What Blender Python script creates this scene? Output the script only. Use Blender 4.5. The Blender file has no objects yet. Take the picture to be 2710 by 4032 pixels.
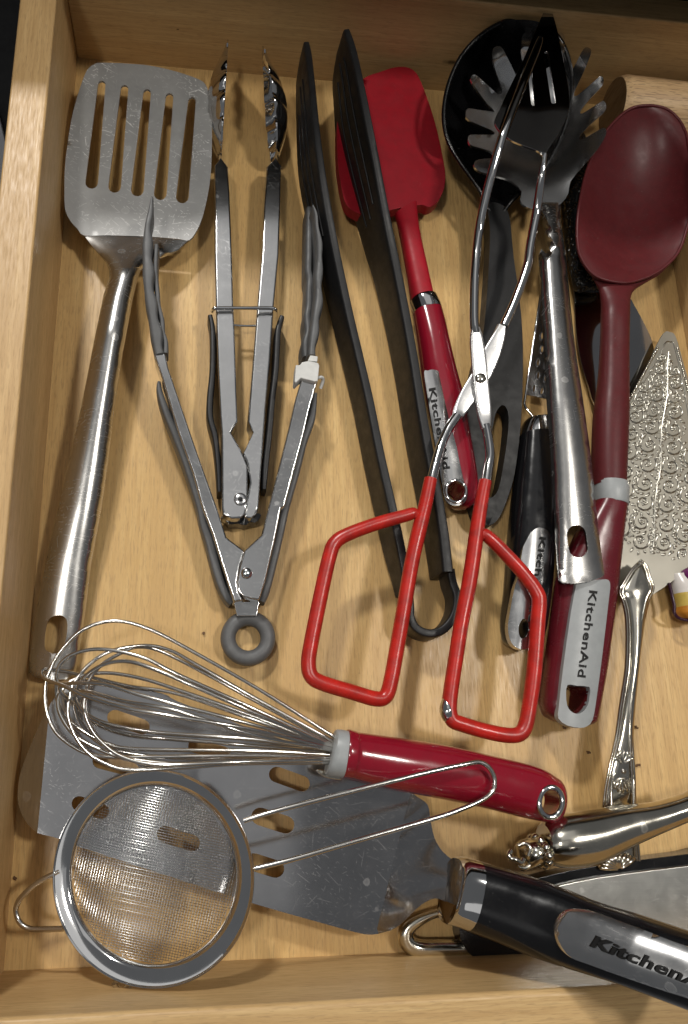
import bpy, bmesh, math, random
from mathutils import Vector, Matrix, Euler
from mathutils.geometry import delaunay_2d_cdt
random.seed(7)
SC = bpy.context.scene
S = 0.01                                   # all lengths below are centimetres
# ---------------------------------------------------------------- camera
CAM = Vector((7.96247, 9.08306, 40.37332))
EUL = Euler((0.29021, -0.12219, -0.0136), 'XYZ')
F, PX, PY = 3143.125, 1160.853, 2018.836   # lens in photo pixels (2710 x 4032)
cd = bpy.data.cameras.new('camera')
cam = bpy.data.objects.new('camera', cd)
SC.collection.objects.link(cam)
cam.location = CAM * S
cam.rotation_euler = EUL
cd.sensor_fit = 'HORIZONTAL'
cd.sensor_width = 36
cd.lens = F / 2710 * 36
cd.shift_x = (1355 - PX) / 2710
cd.shift_y = (PY - 2016) / 2710
cd.clip_start = 0.01
cd.clip_end = 50
SC.camera = cam
# ---------------------------------------------------------------- world, lamps, exposure
W = bpy.data.worlds.new('World')
SC.world = W
W.use_nodes = True
W.node_tree.nodes['Background'].inputs[0].default_value = (0.95, 0.97, 1.0, 1)
W.node_tree.nodes['Background'].inputs[1].default_value = 0.12
SC.view_settings.view_transform = 'Standard'
SC.view_settings.look = 'None'
SC.view_settings.exposure = -0.08
SC.view_settings.gamma = 1


def lamp(name, loc, aim, power, size, col):
    l = bpy.data.lights.new(name, 'AREA')
    l.shape = 'DISK'
    l.size = size * S
    l.energy = power
    l.color = col
    o = bpy.data.objects.new(name, l)
    SC.collection.objects.link(o)
    o.location = Vector(loc) * S
    d = Vector(aim) - Vector(loc)
    o.rotation_euler = d.to_track_quat('-Z', 'Y').to_euler()
    return o


lamp('ceiling_lamp', (84, 34, 150), (18, 25, 0), 10, 17, (1, 0.95, 0.87))
lamp('ceiling_lamp', (-36, 4, 150), (18, 25, 0), 5.8, 15, (1, 0.95, 0.87))
lamp('ceiling_lamp', (-37, 160, 152), (10, 20, 0), 25, 18, (1, 0.97, 0.92))
pn = lamp('added_reflection_panel', (24, 112, 152), (24, 60, 0), 1.35, 100, (1, 0.98, 0.95))  # added dim panel, no known source; gives the steel tongs a lighter reflection
pn.data.shape = 'RECTANGLE'
pn.data.size_y = 1.2
pn = lamp('added_reflection_panel', (-75, -10, 150), (10, 20, 0), 0.9, 50, (1, 0.98, 0.95))  # second added panel, on the left, to vary reflections in the steel
pn.data.shape = 'RECTANGLE'
pn.data.size_y = 1.1
pn = lamp('added_reflection_panel', (-2, 6, 151), (-2, 6, 0), 0.26, 66, (1, 0.99, 0.97))  # added overhead panel, lightens reflections in the large turner and strainer rim
pn.data.shape = 'RECTANGLE'
pn.data.size_y = 0.62
# ---------------------------------------------------------------- helpers
RM = EUL.to_matrix()
V = Vector


def P(u, v, z):
    """point of the place that lies z cm above the drawer bottom, on the sight line of photo point (u, v)"""
    d = RM @ V(((u - PX) / F, -(v - PY) / F, -1))
    t = (z - CAM.z) / d.z
    return CAM + d * t


def wall_z(u, v):
    """height at which the sight line of (u, v) meets the back panel"""
    d = RM @ V(((u - PX) / F, -(v - PY) / F, -1))
    return CAM.z + d.z * (49.8 - CAM.y) / d.y if d.y > 0.05 else -9


def R(x0, y0, k=1.568):
    return lambda pts: [((p[0] / k + x0, p[1] / k + y0) + tuple(p[2:])) for p in pts]


def cat(pts, n=6, closed=False):
    """Catmull-Rom through points (tuples of any length or Vectors)"""
    vs = isinstance(pts[0], Vector)
    p = [tuple(q) for q in pts]
    m = len(p)
    out = []
    for i in range(m if closed else m - 1):
        if closed:
            a, b, c, d = p[i - 1], p[i], p[(i + 1) % m], p[(i + 2) % m]
        else:
            a, b, c, d = p[max(i - 1, 0)], p[i], p[i + 1], p[min(i + 2, m - 1)]
        for j in range(n):
            t = j / n
            out.append(tuple(0.5 * (2 * y + (z - x) * t + (2 * x - 5 * y + 4 * z - w) * t * t + (3 * y - x - 3 * z + w) * t ** 3)
                             for x, y, z, w in zip(a, b, c, d)))
    if not closed:
        out.append(p[-1])
    return [V(q) for q in out] if vs else out


def interp(tab, x):
    if x <= tab[0][0]:
        return tab[0][1]
    for (a, b), (c, d) in zip(tab, tab[1:]):
        if x <= c:
            return b + (d - b) * (x - a) / (c - a)
    return tab[-1][1]


def thing(name, label, cat_, base, group=None):
    o = bpy.data.objects.new(name, None)
    SC.collection.objects.link(o)
    o.empty_display_size = 0.02
    o.location = V(base) * S
    o['label'] = label
    o['category'] = cat_
    if group:
        o['group'] = group
    return o


def mesh_obj(name, verts, faces, mat, parent=None, sharp=35, bevel=0, label=None, base=None):
    """verts in cm, place coordinates"""
    me = bpy.data.meshes.new(name)
    off = parent.location / S if parent and parent.type == 'EMPTY' else V((0, 0, 0))
    if parent and parent.type != 'EMPTY':
        off = parent.parent.location / S if parent.parent else V((0, 0, 0))
    if base is not None:
        off = V(base)
    me.from_pydata([(V(v) - off) * S for v in verts], [], faces)
    bm = bmesh.new()
    bm.from_mesh(me)
    bmesh.ops.recalc_face_normals(bm, faces=bm.faces)
    bm.to_mesh(me)
    bm.free()
    for f in me.polygons:
        f.use_smooth = True
    if not bevel:
        me.set_sharp_from_angle(angle=math.radians(sharp))
    me.materials.append(mat)
    o = bpy.data.objects.new(name, me)
    SC.collection.objects.link(o)
    if base is not None:
        o.location = V(base) * S
    if parent:
        o.parent = parent
    if bevel:
        b = o.modifiers.new('bevel', 'BEVEL')
        b.width = bevel * S
        b.segments = 3
        b.limit_method = 'ANGLE'
        b.angle_limit = math.radians(50)
        b.use_clamp_overlap = True
        b.harden_normals = True
    if label:
        o['label'] = label
    return o


def inside(p, poly):
    c = False
    x, y = p[0], p[1]
    j = len(poly) - 1
    for i in range(len(poly)):
        xi, yi = poly[i][0], poly[i][1]
        xj, yj = poly[j][0], poly[j][1]
        if (yi > y) != (yj > y) and x < (xj - xi) * (y - yi) / (yj - yi + 1e-12) + xi:
            c = not c
        j = i
    return c


def plate_geo(outline, holes, z, th, res, lines=()):
    vs, es = [], []
    for poly in [outline] + holes:
        s = len(vs)
        n = len(poly)
        vs += [V((p[0], p[1])) for p in poly]
        es += [(s + i, s + (i + 1) % n) for i in range(n)]
    for ln in lines:
        s = len(vs)
        n = max(2, int(math.hypot(ln[1][0] - ln[0][0], ln[1][1] - ln[0][1]) / 25))
        vs += [V(ln[0]).lerp(V(ln[1]), i / n) for i in range(n + 1)]
        es += [(s + i, s + i + 1) for i in range(n)]
    if res:
        us = [p[0] for p in outline]
        ws = [p[1] for p in outline]
        y = min(ws) + res / 2
        k = 0
        while y < max(ws):
            x = min(us) + (res / 2 if k % 2 else 0.01)
            while x < max(us):
                if inside((x, y), outline) and not any(inside((x, y), h) for h in holes):
                    vs.append(V((x, y)))
                x += res
            y += res * 0.87
            k += 1
    ov, oe, of, *_ = delaunay_2d_cdt(vs, es, [], 0, 1e-4)
    zf = z if callable(z) else (lambda u, v: z)
    tris = []
    for f in of:
        c = (sum(ov[i].x for i in f) / 3, sum(ov[i].y for i in f) / 3)
        if inside(c, outline) and not any(inside(c, h) for h in holes):
            tris.append(tuple(f))
    used = sorted({i for f in tris for i in f})
    mp = {a: b for b, a in enumerate(used)}
    top = [P(ov[i].x, ov[i].y, zf(ov[i].x, ov[i].y)) for i in used]
    tris = [tuple(mp[i] for i in f) for f in tris]
    n = len(top)
    verts = top + [p - V((0, 0, th)) for p in top]
    faces = list(tris) + [tuple(n + i for i in reversed(f)) for f in tris]
    cnt = {}
    for f in tris:
        for a, b in ((f[0], f[1]), (f[1], f[2]), (f[2], f[0])):
            if (b, a) in cnt:
                del cnt[(b, a)]
            else:
                cnt[(a, b)] = 1
    for a, b in cnt:
        faces.append((a, n + a, n + b, b))
    return verts, faces


def plate(parent, name, mat, outline, z, th, holes=(), res=None, sm=4, hsm=4, bevel=0, sharp=40, label=None, lines=()):
    o = cat(outline, sm, True) if sm else list(outline)
    hs = [cat(h, hsm, True) if hsm else list(h) for h in holes]
    v, f = plate_geo(o, hs, z, th, res, lines)
    return mesh_obj(name, v, f, mat, parent, sharp, bevel, label)


def pill(a, b, r, n=7):
    """rounded slot from a to b (photo px)"""
    d = V((b[0] - a[0], b[1] - a[1])).normalized()
    ang = math.atan2(d.y, d.x)
    out = []
    for i in range(n + 1):
        t = ang + math.pi / 2 + math.pi * i / n
        out.append((a[0] + r * math.cos(t), a[1] + r * math.sin(t)))
    for i in range(n + 1):
        t = ang - math.pi / 2 + math.pi * i / n
        out.append((b[0] + r * math.cos(t), b[1] + r * math.sin(t)))
    return out


def ell(cx, cy, a, b, rot=0, n=32, t0=0):
    c, s = math.cos(rot), math.sin(rot)
    out = []
    for i in range(n):
        t = 2 * math.pi * i / n
        x, y = a * math.cos(t), b * math.sin(t)
        out.append((cx + c * x - s * y, cy + s * x + c * y))
    return out


def ring_geo(stations, seg, power, verts, faces, cap=True, closed=False):
    s0 = len(verts)
    for c, r, u in stations:
        for i in range(seg):
            t = 2 * math.pi * (i + 0.5) / seg
            ct, st = math.cos(t), math.sin(t)
            x = math.copysign(abs(ct) ** (2 / power), ct)
            y = math.copysign(abs(st) ** (2 / power), st)
            verts.append(c + r * x + u * y)
    n = len(stations)
    for j in range(n if closed else n - 1):
        a = s0 + j * seg
        b = s0 + ((j + 1) % n) * seg
        for i in range(seg):
            k = (i + 1) % seg
            faces.append((a + i, a + k, b + k, b + i))
    if cap and not closed:
        faces.append(tuple(s0 + i for i in reversed(range(seg))))
        faces.append(tuple(s0 + (n - 1) * seg + i for i in range(seg)))


def loft(parent, name, mat, st, seg=28, power=2.0, sm=4, bevel=0, sharp=40, label=None, ends=None):
    """st: (uL, vL, uR, vR, zc, half height) along the piece; ends: rounding of (start, end)"""
    s = cat(st, sm) if sm else st
    stations = []
    for uL, vL, uR, vR, zc, hh in s:
        a, b = P(uL, vL, zc), P(uR, vR, zc)
        stations.append(((a + b) / 2, (b - a) / 2, V((0, 0, hh))))
    if ends:
        def rnd(c, r, u, dirv, depth):
            out = []
            for k in range(1, 7):
                t = k / 6 * math.pi / 2
                q = max(math.cos(t), 0.04)
                out.append((c + dirv * depth * math.sin(t), r * q, u * q))
            return out
        if ends[0]:
            d = (stations[0][0] - stations[1][0]).normalized()
            stations = list(reversed(rnd(*stations[0], d, ends[0]))) + stations
        if ends[1]:
            d = (stations[-1][0] - stations[-2][0]).normalized()
            stations = stations + rnd(*stations[-1], d, ends[1])
    v, f = [], []
    ring_geo(stations, seg, power, v, f)
    return mesh_obj(name, v, f, mat, parent, sharp, bevel, label)


def tube_geo(pts, r, seg, closed, verts, faces, flat=None, caps=True):
    n = len(pts)
    st = []
    nrm = None
    for i in range(n):
        if closed:
            t = (pts[(i + 1) % n] - pts[i - 1])
        else:
            t = pts[min(i + 1, n - 1)] - pts[max(i - 1, 0)]
        t.normalize()
        if nrm is None:
            nrm = t.cross(V((0, 0, 1)))
            if nrm.length < 1e-4:
                nrm = t.cross(V((1, 0, 0)))
        nrm = (nrm - t * nrm.dot(t)).normalized()
        b = t.cross(nrm)
        rr = r[i] if isinstance(r, (list, tuple)) else r
        st.append((pts[i], nrm * rr, b * rr))
    ring_geo(st, seg, 2, verts, faces, caps, closed)


def tube(parent, name, mat, path, r, seg=10, closed=False, sm=5, label=None, world=False):
    p = cat(path, sm, closed) if sm else list(path)
    pts = list(p) if world else [P(*q[:3]) for q in p]
    if not world and len(path[0]) > 3:
        r = [q[3] for q in p]
    v, f = [], []
    tube_geo(pts, r, seg, closed, v, f)
    return mesh_obj(name, v, f, mat, parent, 50, 0, label)


def slab(parent, name, mat, st, power=7, sm=4, seg=24, label=None, ribs=()):
    """upright bar: st (u, v, z top, z bottom, width) with (u, v) the middle of its top"""
    s = cat(st, sm) if sm else st
    top = [P(*q[:3]) for q in s]
    stations = []
    n = len(s)
    for i in range(n):
        t = top[min(i + 1, n - 1)] - top[max(i - 1, 0)]
        t.z = 0
        t.normalize()
        side = V((t.y, -t.x, 0))
        u, v_, z1, z0, w = s[i][:5]
        lean = s[i][5] if len(s[i]) > 5 else 0
        c = top[i] + side * lean / 2
        c.z = (z1 + z0) / 2
        stations.append((c, side * w / 2, V((0, 0, (z1 - z0) / 2)) - side * lean / 2))
    v, f = [], []
    ring_geo(stations, seg, power, v, f)
    for fr, i0, i1 in ribs:                  # long ribs moulded on the visible face
        vr, fr_ = [], []
        tube_geo([c + r * 0.97 + u * (1 - 2 * fr) for c, r, u in stations[i0:i1]], 0.075, 8, False, vr, fr_)
        mesh_obj('rib', vr, fr_, mat, parent, 60)
    return mesh_obj(name, v, f, mat, parent, 40, 0, label)


def box(parent, name, mat, a, b, bevel=0, label=None, base=None):
    x0, y0, z0 = a
    x1, y1, z1 = b
    v = [(x, y, z) for z in (z0, z1) for y in (y0, y1) for x in (x0, x1)]
    f = [(0, 2, 3, 1), (4, 5, 7, 6), (0, 1, 5, 4), (2, 6, 7, 3), (0, 4, 6, 2), (1, 3, 7, 5)]
    o = mesh_obj(name, v, f, mat, parent, 40, bevel, label, base)
    return o


def cut(o, outline, z0, z1, zref):
    """real hole: an upright prism through the part"""
    pts = [P(u, v, zref) for u, v in outline]
    n = len(pts)
    vs = [V((p.x, p.y, z0)) for p in pts] + [V((p.x, p.y, z1)) for p in pts]
    fs = [tuple(reversed(range(n))), tuple(range(n, 2 * n))] + [(i, (i + 1) % n, n + (i + 1) % n, n + i) for i in range(n)]
    c = mesh_obj('cutter', vs, fs, o.data.materials[0], o.parent)
    b = o.modifiers.new('hole', 'BOOLEAN')
    b.operation = 'DIFFERENCE'
    b.object = c
    b.solver = 'EXACT'
    dg = bpy.context.evaluated_depsgraph_get()
    me = bpy.data.meshes.new_from_object(o.evaluated_get(dg))
    o.modifiers.clear()
    o.data = me
    bpy.data.objects.remove(c)
    for f in me.polygons:
        f.use_smooth = True
    me.set_sharp_from_angle(angle=math.radians(40))


def dome(parent, name, mat, u, v, z, r, h, n=16, rings=5, label=None):
    """rivet head: cap of radius r cm and height h on the point (u, v, z)"""
    c = P(u, v, z)
    vs, fs = [], []
    st = []
    for k in range(rings + 1):
        t = k / rings * math.pi / 2
        q = max(math.cos(t), 0.03)
        st.append((c + V((0, 0, h * math.sin(t))), V((r * q, 0, 0)), V((0, r * q, 0))))
    ring_geo(st, n, 2, vs, fs)
    return mesh_obj(name, vs, fs, mat, parent, 60, 0, label)


def lettering(parent, name, mat, text, a, b, hpx, z, bold=0.02, th=0.02, shear=0.0, upto=None, side=1):
    """raised print: baseline from photo point a to b, cap height hpx px; z(u, v) is the surface"""
    cu = bpy.data.curves.new('font_tmp', 'FONT')
    cu.body = text
    cu.offset = bold
    cu.shear = shear
    cu.resolution_u = 3
    cu.space_character = 1.08
    tmp = bpy.data.objects.new('font_tmp', cu)
    SC.collection.objects.link(tmp)
    dg = bpy.context.evaluated_depsgraph_get()
    me = bpy.data.meshes.new_from_object(tmp.evaluated_get(dg))
    co = [v.co.copy() for v in me.vertices]
    fs = [tuple(p.vertices) for p in me.polygons]
    bpy.data.objects.remove(tmp)
    bpy.data.curves.remove(cu)
    bpy.data.meshes.remove(me)
    x0 = min(c.x for c in co)
    x1 = max(c.x for c in co)
    ax = V((b[0] - a[0], b[1] - a[1]))
    up = V((ax.y, -ax.x)).normalized() * side
    zf = z if callable(z) else (lambda u, v: z)
    top = []
    for c in co:
        q = V(a) + ax * ((c.x - x0) / (x1 - x0)) + up * (c.y / 0.73 * hpx)
        top.append(P(q.x, q.y, zf(q.x, q.y) + th))
    n = len(top)
    cnt = {}
    for f in fs:
        for i in range(len(f)):
            e = (f[i], f[(i + 1) % len(f)])
            if (e[1], e[0]) in cnt:
                del cnt[(e[1], e[0])]
            else:
                cnt[e] = 1
    verts = top + [p - V((0, 0, th + 0.1)) for p in top]
    faces = fs + [(a_, n + a_, n + b_, b_) for a_, b_ in cnt]
    return mesh_obj(name, verts, faces, mat, parent, 30)


# ---------------------------------------------------------------- materials
class NT:
    def __init__(s, name):
        s.m = bpy.data.materials.new(name)
        s.m.use_nodes = True
        s.t = s.m.node_tree
        s.b = s.t.nodes['Principled BSDF']
        tc = s.t.nodes.new('ShaderNodeTexCoord')
        s.co = s.vm('SCALE', tc.outputs['Object'], sc=100)

    def n(s, typ, **kw):
        x = s.t.nodes.new(typ)
        for k, v in kw.items():
            setattr(x, k, v)
        return x

    def link(s, a, b):
        s.t.links.new(a, b)

    def vm(s, op, a, b=None, sc=None):
        x = s.n('ShaderNodeVectorMath', operation=op)
        s.link(a, x.inputs[0])
        if b is not None:
            x.inputs[1].default_value = b
        if sc is not None:
            x.inputs['Scale'].default_value = sc
        return x.outputs[0]

    def stretch(s, scale, rot=0, co=None):
        x = s.n('ShaderNodeMapping')
        s.link(co or s.co, x.inputs[0])
        x.inputs['Scale'].default_value = scale
        x.inputs['Rotation'].default_value = (0, 0, rot)
        return x.outputs[0]

    def noise(s, co, scale=1, detail=3, rough=0.5, dist=0):
        x = s.n('ShaderNodeTexNoise')
        s.link(co, x.inputs['Vector'])
        x.inputs['Scale'].default_value = scale
        x.inputs['Detail'].default_value = detail
        x.inputs['Roughness'].default_value = rough
        x.inputs['Distortion'].default_value = dist
        return x.outputs['Fac']

    def ramp(s, f, *stops):
        x = s.n('ShaderNodeValToRGB')
        s.link(f, x.inputs[0])
        e = x.color_ramp.elements
        while len(e) < len(stops):
            e.new(0.5)
        for k, (p, c) in zip(e, stops):
            k.position = p
            k.color = (c, c, c, 1) if not hasattr(c, '__len__') else (*c, 1)
        return x.outputs[0]

    def mix(s, f, a, b, mode='MIX'):
        x = s.n('ShaderNodeMix', data_type='RGBA', blend_type=mode)
        for sock, val in ((x.inputs[0], f), (x.inputs[6], a), (x.inputs[7], b)):
            if hasattr(val, 'is_output'):
                s.link(val, sock)
            elif hasattr(val, '__len__'):
                sock.default_value = (*val, 1)
            else:
                sock.default_value = val if sock == x.inputs[0] else (val, val, val, 1)
        return x.outputs[2]

    def mth(s, op, a, b=0.0):
        x = s.n('ShaderNodeMath', operation=op)
        for sock, val in ((x.inputs[0], a), (x.inputs[1], b)):
            if hasattr(val, 'is_output'):
                s.link(val, sock)
            else:
                sock.default_value = val
        return x.outputs[0]

    def set(s, **kw):
        for k, v in kw.items():
            k = k.replace('_', ' ')
            sock = s.b.inputs[k]
            if hasattr(v, 'is_output'):
                s.link(v, sock)
            elif hasattr(v, '__len__'):
                sock.default_value = (*v, 1) if len(v) == 3 else v
            else:
                sock.default_value = v

    def bump(s, h, strength, dist=0.01):
        x = s.n('ShaderNodeBump')
        s.link(h, x.inputs['Height'])
        x.inputs['Strength'].default_value = strength
        x.inputs['Distance'].default_value = dist * S
        s.link(x.outputs[0], s.b.inputs['Normal'])


def wood(name, axis, dark, mid, light, rough=0.38, fleck=0.5, knots=()):
    m = NT(name)
    a, b = 7.0, 0.28
    sc = {'x': (b, a, a), 'y': (a, b, a), 'z': (a, a, b)}[axis]
    fine = m.noise(m.stretch(sc), 1.0, 6, 0.68, 0.25)
    sc2 = tuple(0.13 * k if k == a else 0.09 * k for k in sc)
    broad = m.noise(m.stretch(sc2), 1.0, 3, 0.5, 0.9)
    sc3 = tuple(k * 1.6 if k == a else k * 4.0 for k in sc)
    fl = m.noise(m.stretch(sc3), 1.0, 2, 0.5)
    col = m.ramp(fine, (0.3, dark), (0.52, mid), (0.74, light))
    col = m.mix(m.ramp(broad, (0.40, 0.0), (0.62, 0.75)), col, m.mix(0.35, dark, mid))
    flm = m.ramp(fl, (0.56, 0.0), (0.64, fleck))
    col = m.mix(flm, col, tuple(k * 0.55 for k in dark))
    pore = m.noise(m.stretch(tuple(k * 4.2 if k == a else k * 7 for k in sc)), 1.0, 1, 0.4)
    col = m.mix(m.ramp(pore, (0.62, 0.0), (0.70, 0.3)), col, tuple(k * 0.6 for k in dark))
    spots = m.ramp(m.noise(m.co, 2.3, 2, 0.6), (0.74, 0.0), (0.80, 0.35))
    col = m.mix(spots, col, tuple(k * 0.5 for k in dark))
    for i, kp_ in enumerate(knots):
        x = m.n('ShaderNodeMapping', vector_type='TEXTURE')
        m.link(m.co, x.inputs[0])
        x.inputs['Location'].default_value = kp_
        sz = (1.0, 1.0, 0.32) if i == 0 else (0.14, 0.5, 0.1)
        x.inputs['Scale'].default_value = sz
        ln_ = m.n('ShaderNodeVectorMath', operation='LENGTH')
        m.link(x.outputs[0], ln_.inputs[0])
        d_ = m.mth('ADD', ln_.outputs['Value'], m.mth('MULTIPLY', m.noise(m.co, 3, 2, 0.5), 0.5))
        col = m.mix(m.ramp(d_, (0.45, 0.95), (1.1, 0.0)), col, tuple(k * 0.16 for k in dark))
    m.set(Base_Color=col, Roughness=m.ramp(fl, (0.3, rough - 0.06), (0.7, rough + 0.1)), Coat_Weight=0.0, Specular_IOR_Level=0.4)
    m.bump(m.mth('ADD', fine, m.mth('MULTIPLY', fl, 0.6)), 0.45, 0.012)
    return m.m


def steel(name, base=0.55, rough=0.2, scratch=0.0, brush=None, smudge=0.1, tint=(1, 1, 1), ang=0.6, density=0.63, metal=1.0):
    m = NT(name)
    c = tuple(base * t for t in tint)
    col = m.mix(m.ramp(m.noise(m.co, 0.5, 3, 0.5), (0.35, 0.0), (0.7, 1.0)), c, tuple(k * 0.9 for k in c))
    r = m.ramp(m.noise(m.co, 0.9, 6, 0.6), (0.4, rough), (0.62, rough + smudge * 0.35), (0.8, rough + smudge))
    h = m.noise(m.co, 0.35, 2, 0.4)
    if brush:
        sc = {'x': (0.35, 40, 40), 'y': (40, 0.35, 40)}[brush]
        br = m.noise(m.stretch(sc), 1.0, 3, 0.6)
        col = m.mix(m.ramp(br, (0.35, 0.0), (0.65, 0.35)), col, tuple(k * 0.75 for k in c))
        h = m.mth('ADD', h, m.mth('MULTIPLY', br, 0.12))
    m.set(Metallic=metal)
    if scratch:
        ks = None
        for vs_, ln_, wd_, keep in ((1.3, 0.42, 0.016, 0.45), (3.0, 0.16, 0.014, 0.35), (5.5, 0.07, 0.014, 0.3)):
            vo = m.n('ShaderNodeTexVoronoi', voronoi_dimensions='2D')
            m.link(m.co, vo.inputs['Vector'])
            vo.inputs['Scale'].default_value = vs_
            df = m.n('ShaderNodeVectorMath', operation='SUBTRACT')
            m.link(m.co, df.inputs[0])
            m.link(vo.outputs['Position'], df.inputs[1])
            xy = m.n('ShaderNodeSeparateXYZ')
            m.link(df.outputs[0], xy.inputs[0])
            rgb = m.n('ShaderNodeSeparateColor')
            m.link(vo.outputs['Color'], rgb.inputs[0])
            an = m.mth('ADD', m.mth('MULTIPLY', m.mth('POWER', rgb.outputs[0], 2.5), 2.6), -ang)
            cs, sn = m.mth('COSINE', an), m.mth('SINE', an)
            lx = m.mth('ABSOLUTE', m.mth('ADD', m.mth('MULTIPLY', xy.outputs[0], cs), m.mth('MULTIPLY', xy.outputs[1], sn)))
            ly = m.mth('ABSOLUTE', m.mth('SUBTRACT', m.mth('MULTIPLY', xy.outputs[1], cs), m.mth('MULTIPLY', xy.outputs[0], sn)))
            k_ = m.mth('MULTIPLY', m.ramp(m.mth('DIVIDE', ly, wd_), (0.5, 1.0), (1.0, 0.0)), m.ramp(m.mth('DIVIDE', lx, ln_), (0.6, 1.0), (1.0, 0.0)))
            k_ = m.mth('MULTIPLY', k_, m.mth('GREATER_THAN', rgb.outputs[1], 1 - keep))
            ks = k_ if ks is None else m.mth('MAXIMUM', ks, k_)
        sp = m.ramp(m.noise(m.co, 14, 2, 0.5), (0.72, 0.0), (0.76, 0.5))
        haze = m.ramp(m.noise(m.co, 1.3, 6, 0.7), (0.45, 0.0), (0.8, 0.09))
        msk = m.ramp(m.noise(m.co, 0.35, 3, 0.55), (0.42, 0.08), (0.62, 1.0))
        k = m.mth('MULTIPLY', m.mth('MULTIPLY', m.mth('MAXIMUM', ks, sp), msk), scratch)
        k = m.mth('MAXIMUM', k, m.mth('MULTIPLY', haze, scratch))
        vo = m.n('ShaderNodeTexVoronoi')
        m.link(m.co, vo.inputs['Vector'])
        vo.inputs['Scale'].default_value = 0.8
        dd = m.mth('ADD', vo.outputs['Distance'], m.mth('MULTIPLY', m.noise(m.co, 2.5, 2, 0.5), 0.16))
        spot = m.mth('MULTIPLY', m.ramp(dd, (0.17, 0.55), (0.235, 1.0), (0.26, 0.0)), m.ramp(vo.outputs['Color'], (0.55, 0.0), (0.6, 1.0)))
        k = m.mth('MAXIMUM', k, m.mth('MULTIPLY', spot, 0.16))
        col = m.mix(k, col, (0.8, 0.8, 0.79))
        m.set(Metallic=m.ramp(k, (0, metal), (1, 0.2)))
        r = m.mix(k, r, 0.6)
    m.set(Base_Color=col, Roughness=r)
    m.bump(h, 0.1, 0.02)
    return m.m


def plastic(name, col, rough=0.3, var=0.12, bumpy=0.15, scale=3, dust=0.0, coat=0.0, spec=0.5):
    m = NT(name)
    nz = m.noise(m.co, scale, 4, 0.6)
    c = m.mix(m.ramp(nz, (0.3, 0.0), (0.7, 1.0)), col, tuple(k * (1 - var * 2) for k in col))
    if dust:
        d = m.ramp(m.noise(m.co, 11, 3, 0.6), (0.66, 0.0), (0.74, dust))
        c = m.mix(d, c, (0.5, 0.48, 0.45))
    m.set(Base_Color=c, Roughness=m.ramp(m.noise(m.co, scale * 0.5, 4, 0.6), (0.3, rough), (0.75, rough + 0.18)), Coat_Weight=coat, Coat_Roughness=0.1, Specular_IOR_Level=spec)
    m.bump(m.noise(m.co, scale * 9, 3, 0.6), bumpy, 0.012)
    return m.m


M = {}
MD, MM, ML = (0.46, 0.28, 0.108), (0.605, 0.40, 0.165), (0.68, 0.48, 0.215)
M['floor'] = wood('maple_floor', 'y', MD, MM, ML, 0.36, 0.28)
M['side'] = wood('maple_side', 'y', (0.42, 0.26, 0.11), (0.54, 0.355, 0.165), (0.62, 0.43, 0.21), 0.42, 0.22)
M['cross'] = wood('maple_cross', 'x', (0.42, 0.26, 0.11), (0.54, 0.36, 0.165), (0.61, 0.425, 0.205), 0.4, 0.22)
M['back'] = wood('maple_back', 'x', (0.42, 0.26, 0.11), (0.56, 0.37, 0.17), (0.63, 0.44, 0.215), 0.42, 0.25, ((23.2, 50.0, 2.26), (6.17, 50.0, 2.77)))
M['beech'] = wood('beech', 'x', (0.42, 0.26, 0.13), (0.60, 0.41, 0.22), (0.68, 0.49, 0.28), 0.5, 0.7)
M['shaded_end_grain'] = wood('shaded_end_grain', 'z', (0.10, 0.055, 0.022), (0.16, 0.095, 0.042), (0.20, 0.125, 0.06), 0.6, 0.5)  # end grain tone, with the shade on the end face painted in
M['satin'] = steel('satin_steel', 0.37, 0.40, 1.0, None, 0.1, (1, 1, 0.985), 0.75, 0.60, 0.55)
M['handle_steel'] = steel('handle_steel', 0.58, 0.23, 0.16, 'y', 0.08, (1, 0.985, 0.96), 0.3, 0.62)
M['steel'] = steel('polished_steel', 0.66, 0.15, 0.22, None, 0.06, (1, 1, 1), 0.9, 0.63)
M['mirror'] = steel('mirror_steel', 0.46, 0.06, 0.0, None, 0.06, (1, 0.99, 1.0))
M['scratched'] = steel('scratched_steel', 0.54, 0.10, 0.15, None, 0.06, (1, 0.99, 1.0), 0.8, 0.655)
M['fork_steel'] = steel('fork_steel', 0.76, 0.22, 0.0, None, 0.06)
M['rim_steel'] = steel('rim_steel', 0.76, 0.07, 0.0, None, 0.05, (1, 1, 1), 0.8, 0.66)
M['flat_chrome'] = steel('flat_chrome', 0.72, 0.27, 0.4, None, 0.1, (1, 1, 1), 0.8, 0.63)
M['chrome'] = steel('chrome', 0.68, 0.06, 0.0, None, 0.06)
M['name_chrome'] = steel('name_chrome', 0.62, 0.2, 0.15, None, 0.15, (1, 1, 1), 0.5, 0.64)
M['wire'] = steel('wire_steel', 0.60, 0.18, 0.0, None, 0.1, (1, 0.97, 0.92))
M['silver'] = steel('silver_plate', 0.62, 0.13, 0.1, None, 0.15, (1, 0.95, 0.83))
M['silver_matte'] = steel('silver_matte', 0.30, 0.42, 0.0, None, 0.1, (1, 0.95, 0.82), metal=0.9)
M['silver_relief'] = steel('silver_relief', 0.50, 0.28, 0.0, None, 0.1, (1, 0.96, 0.85))
M['brushed'] = steel('brushed_steel', 0.50, 0.28, 0.2, 'x', 0.1, (1, 1, 0.95))
M['meshwire'] = steel('mesh_wire', 0.56, 0.25, 0.0, None, 0.1, (0.98, 1, 1))
M['black'] = plastic('black_nylon', (0.013, 0.013, 0.014), 0.36, 0.2, 0.25, 3, 0.12, 0, 0.4)
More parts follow.
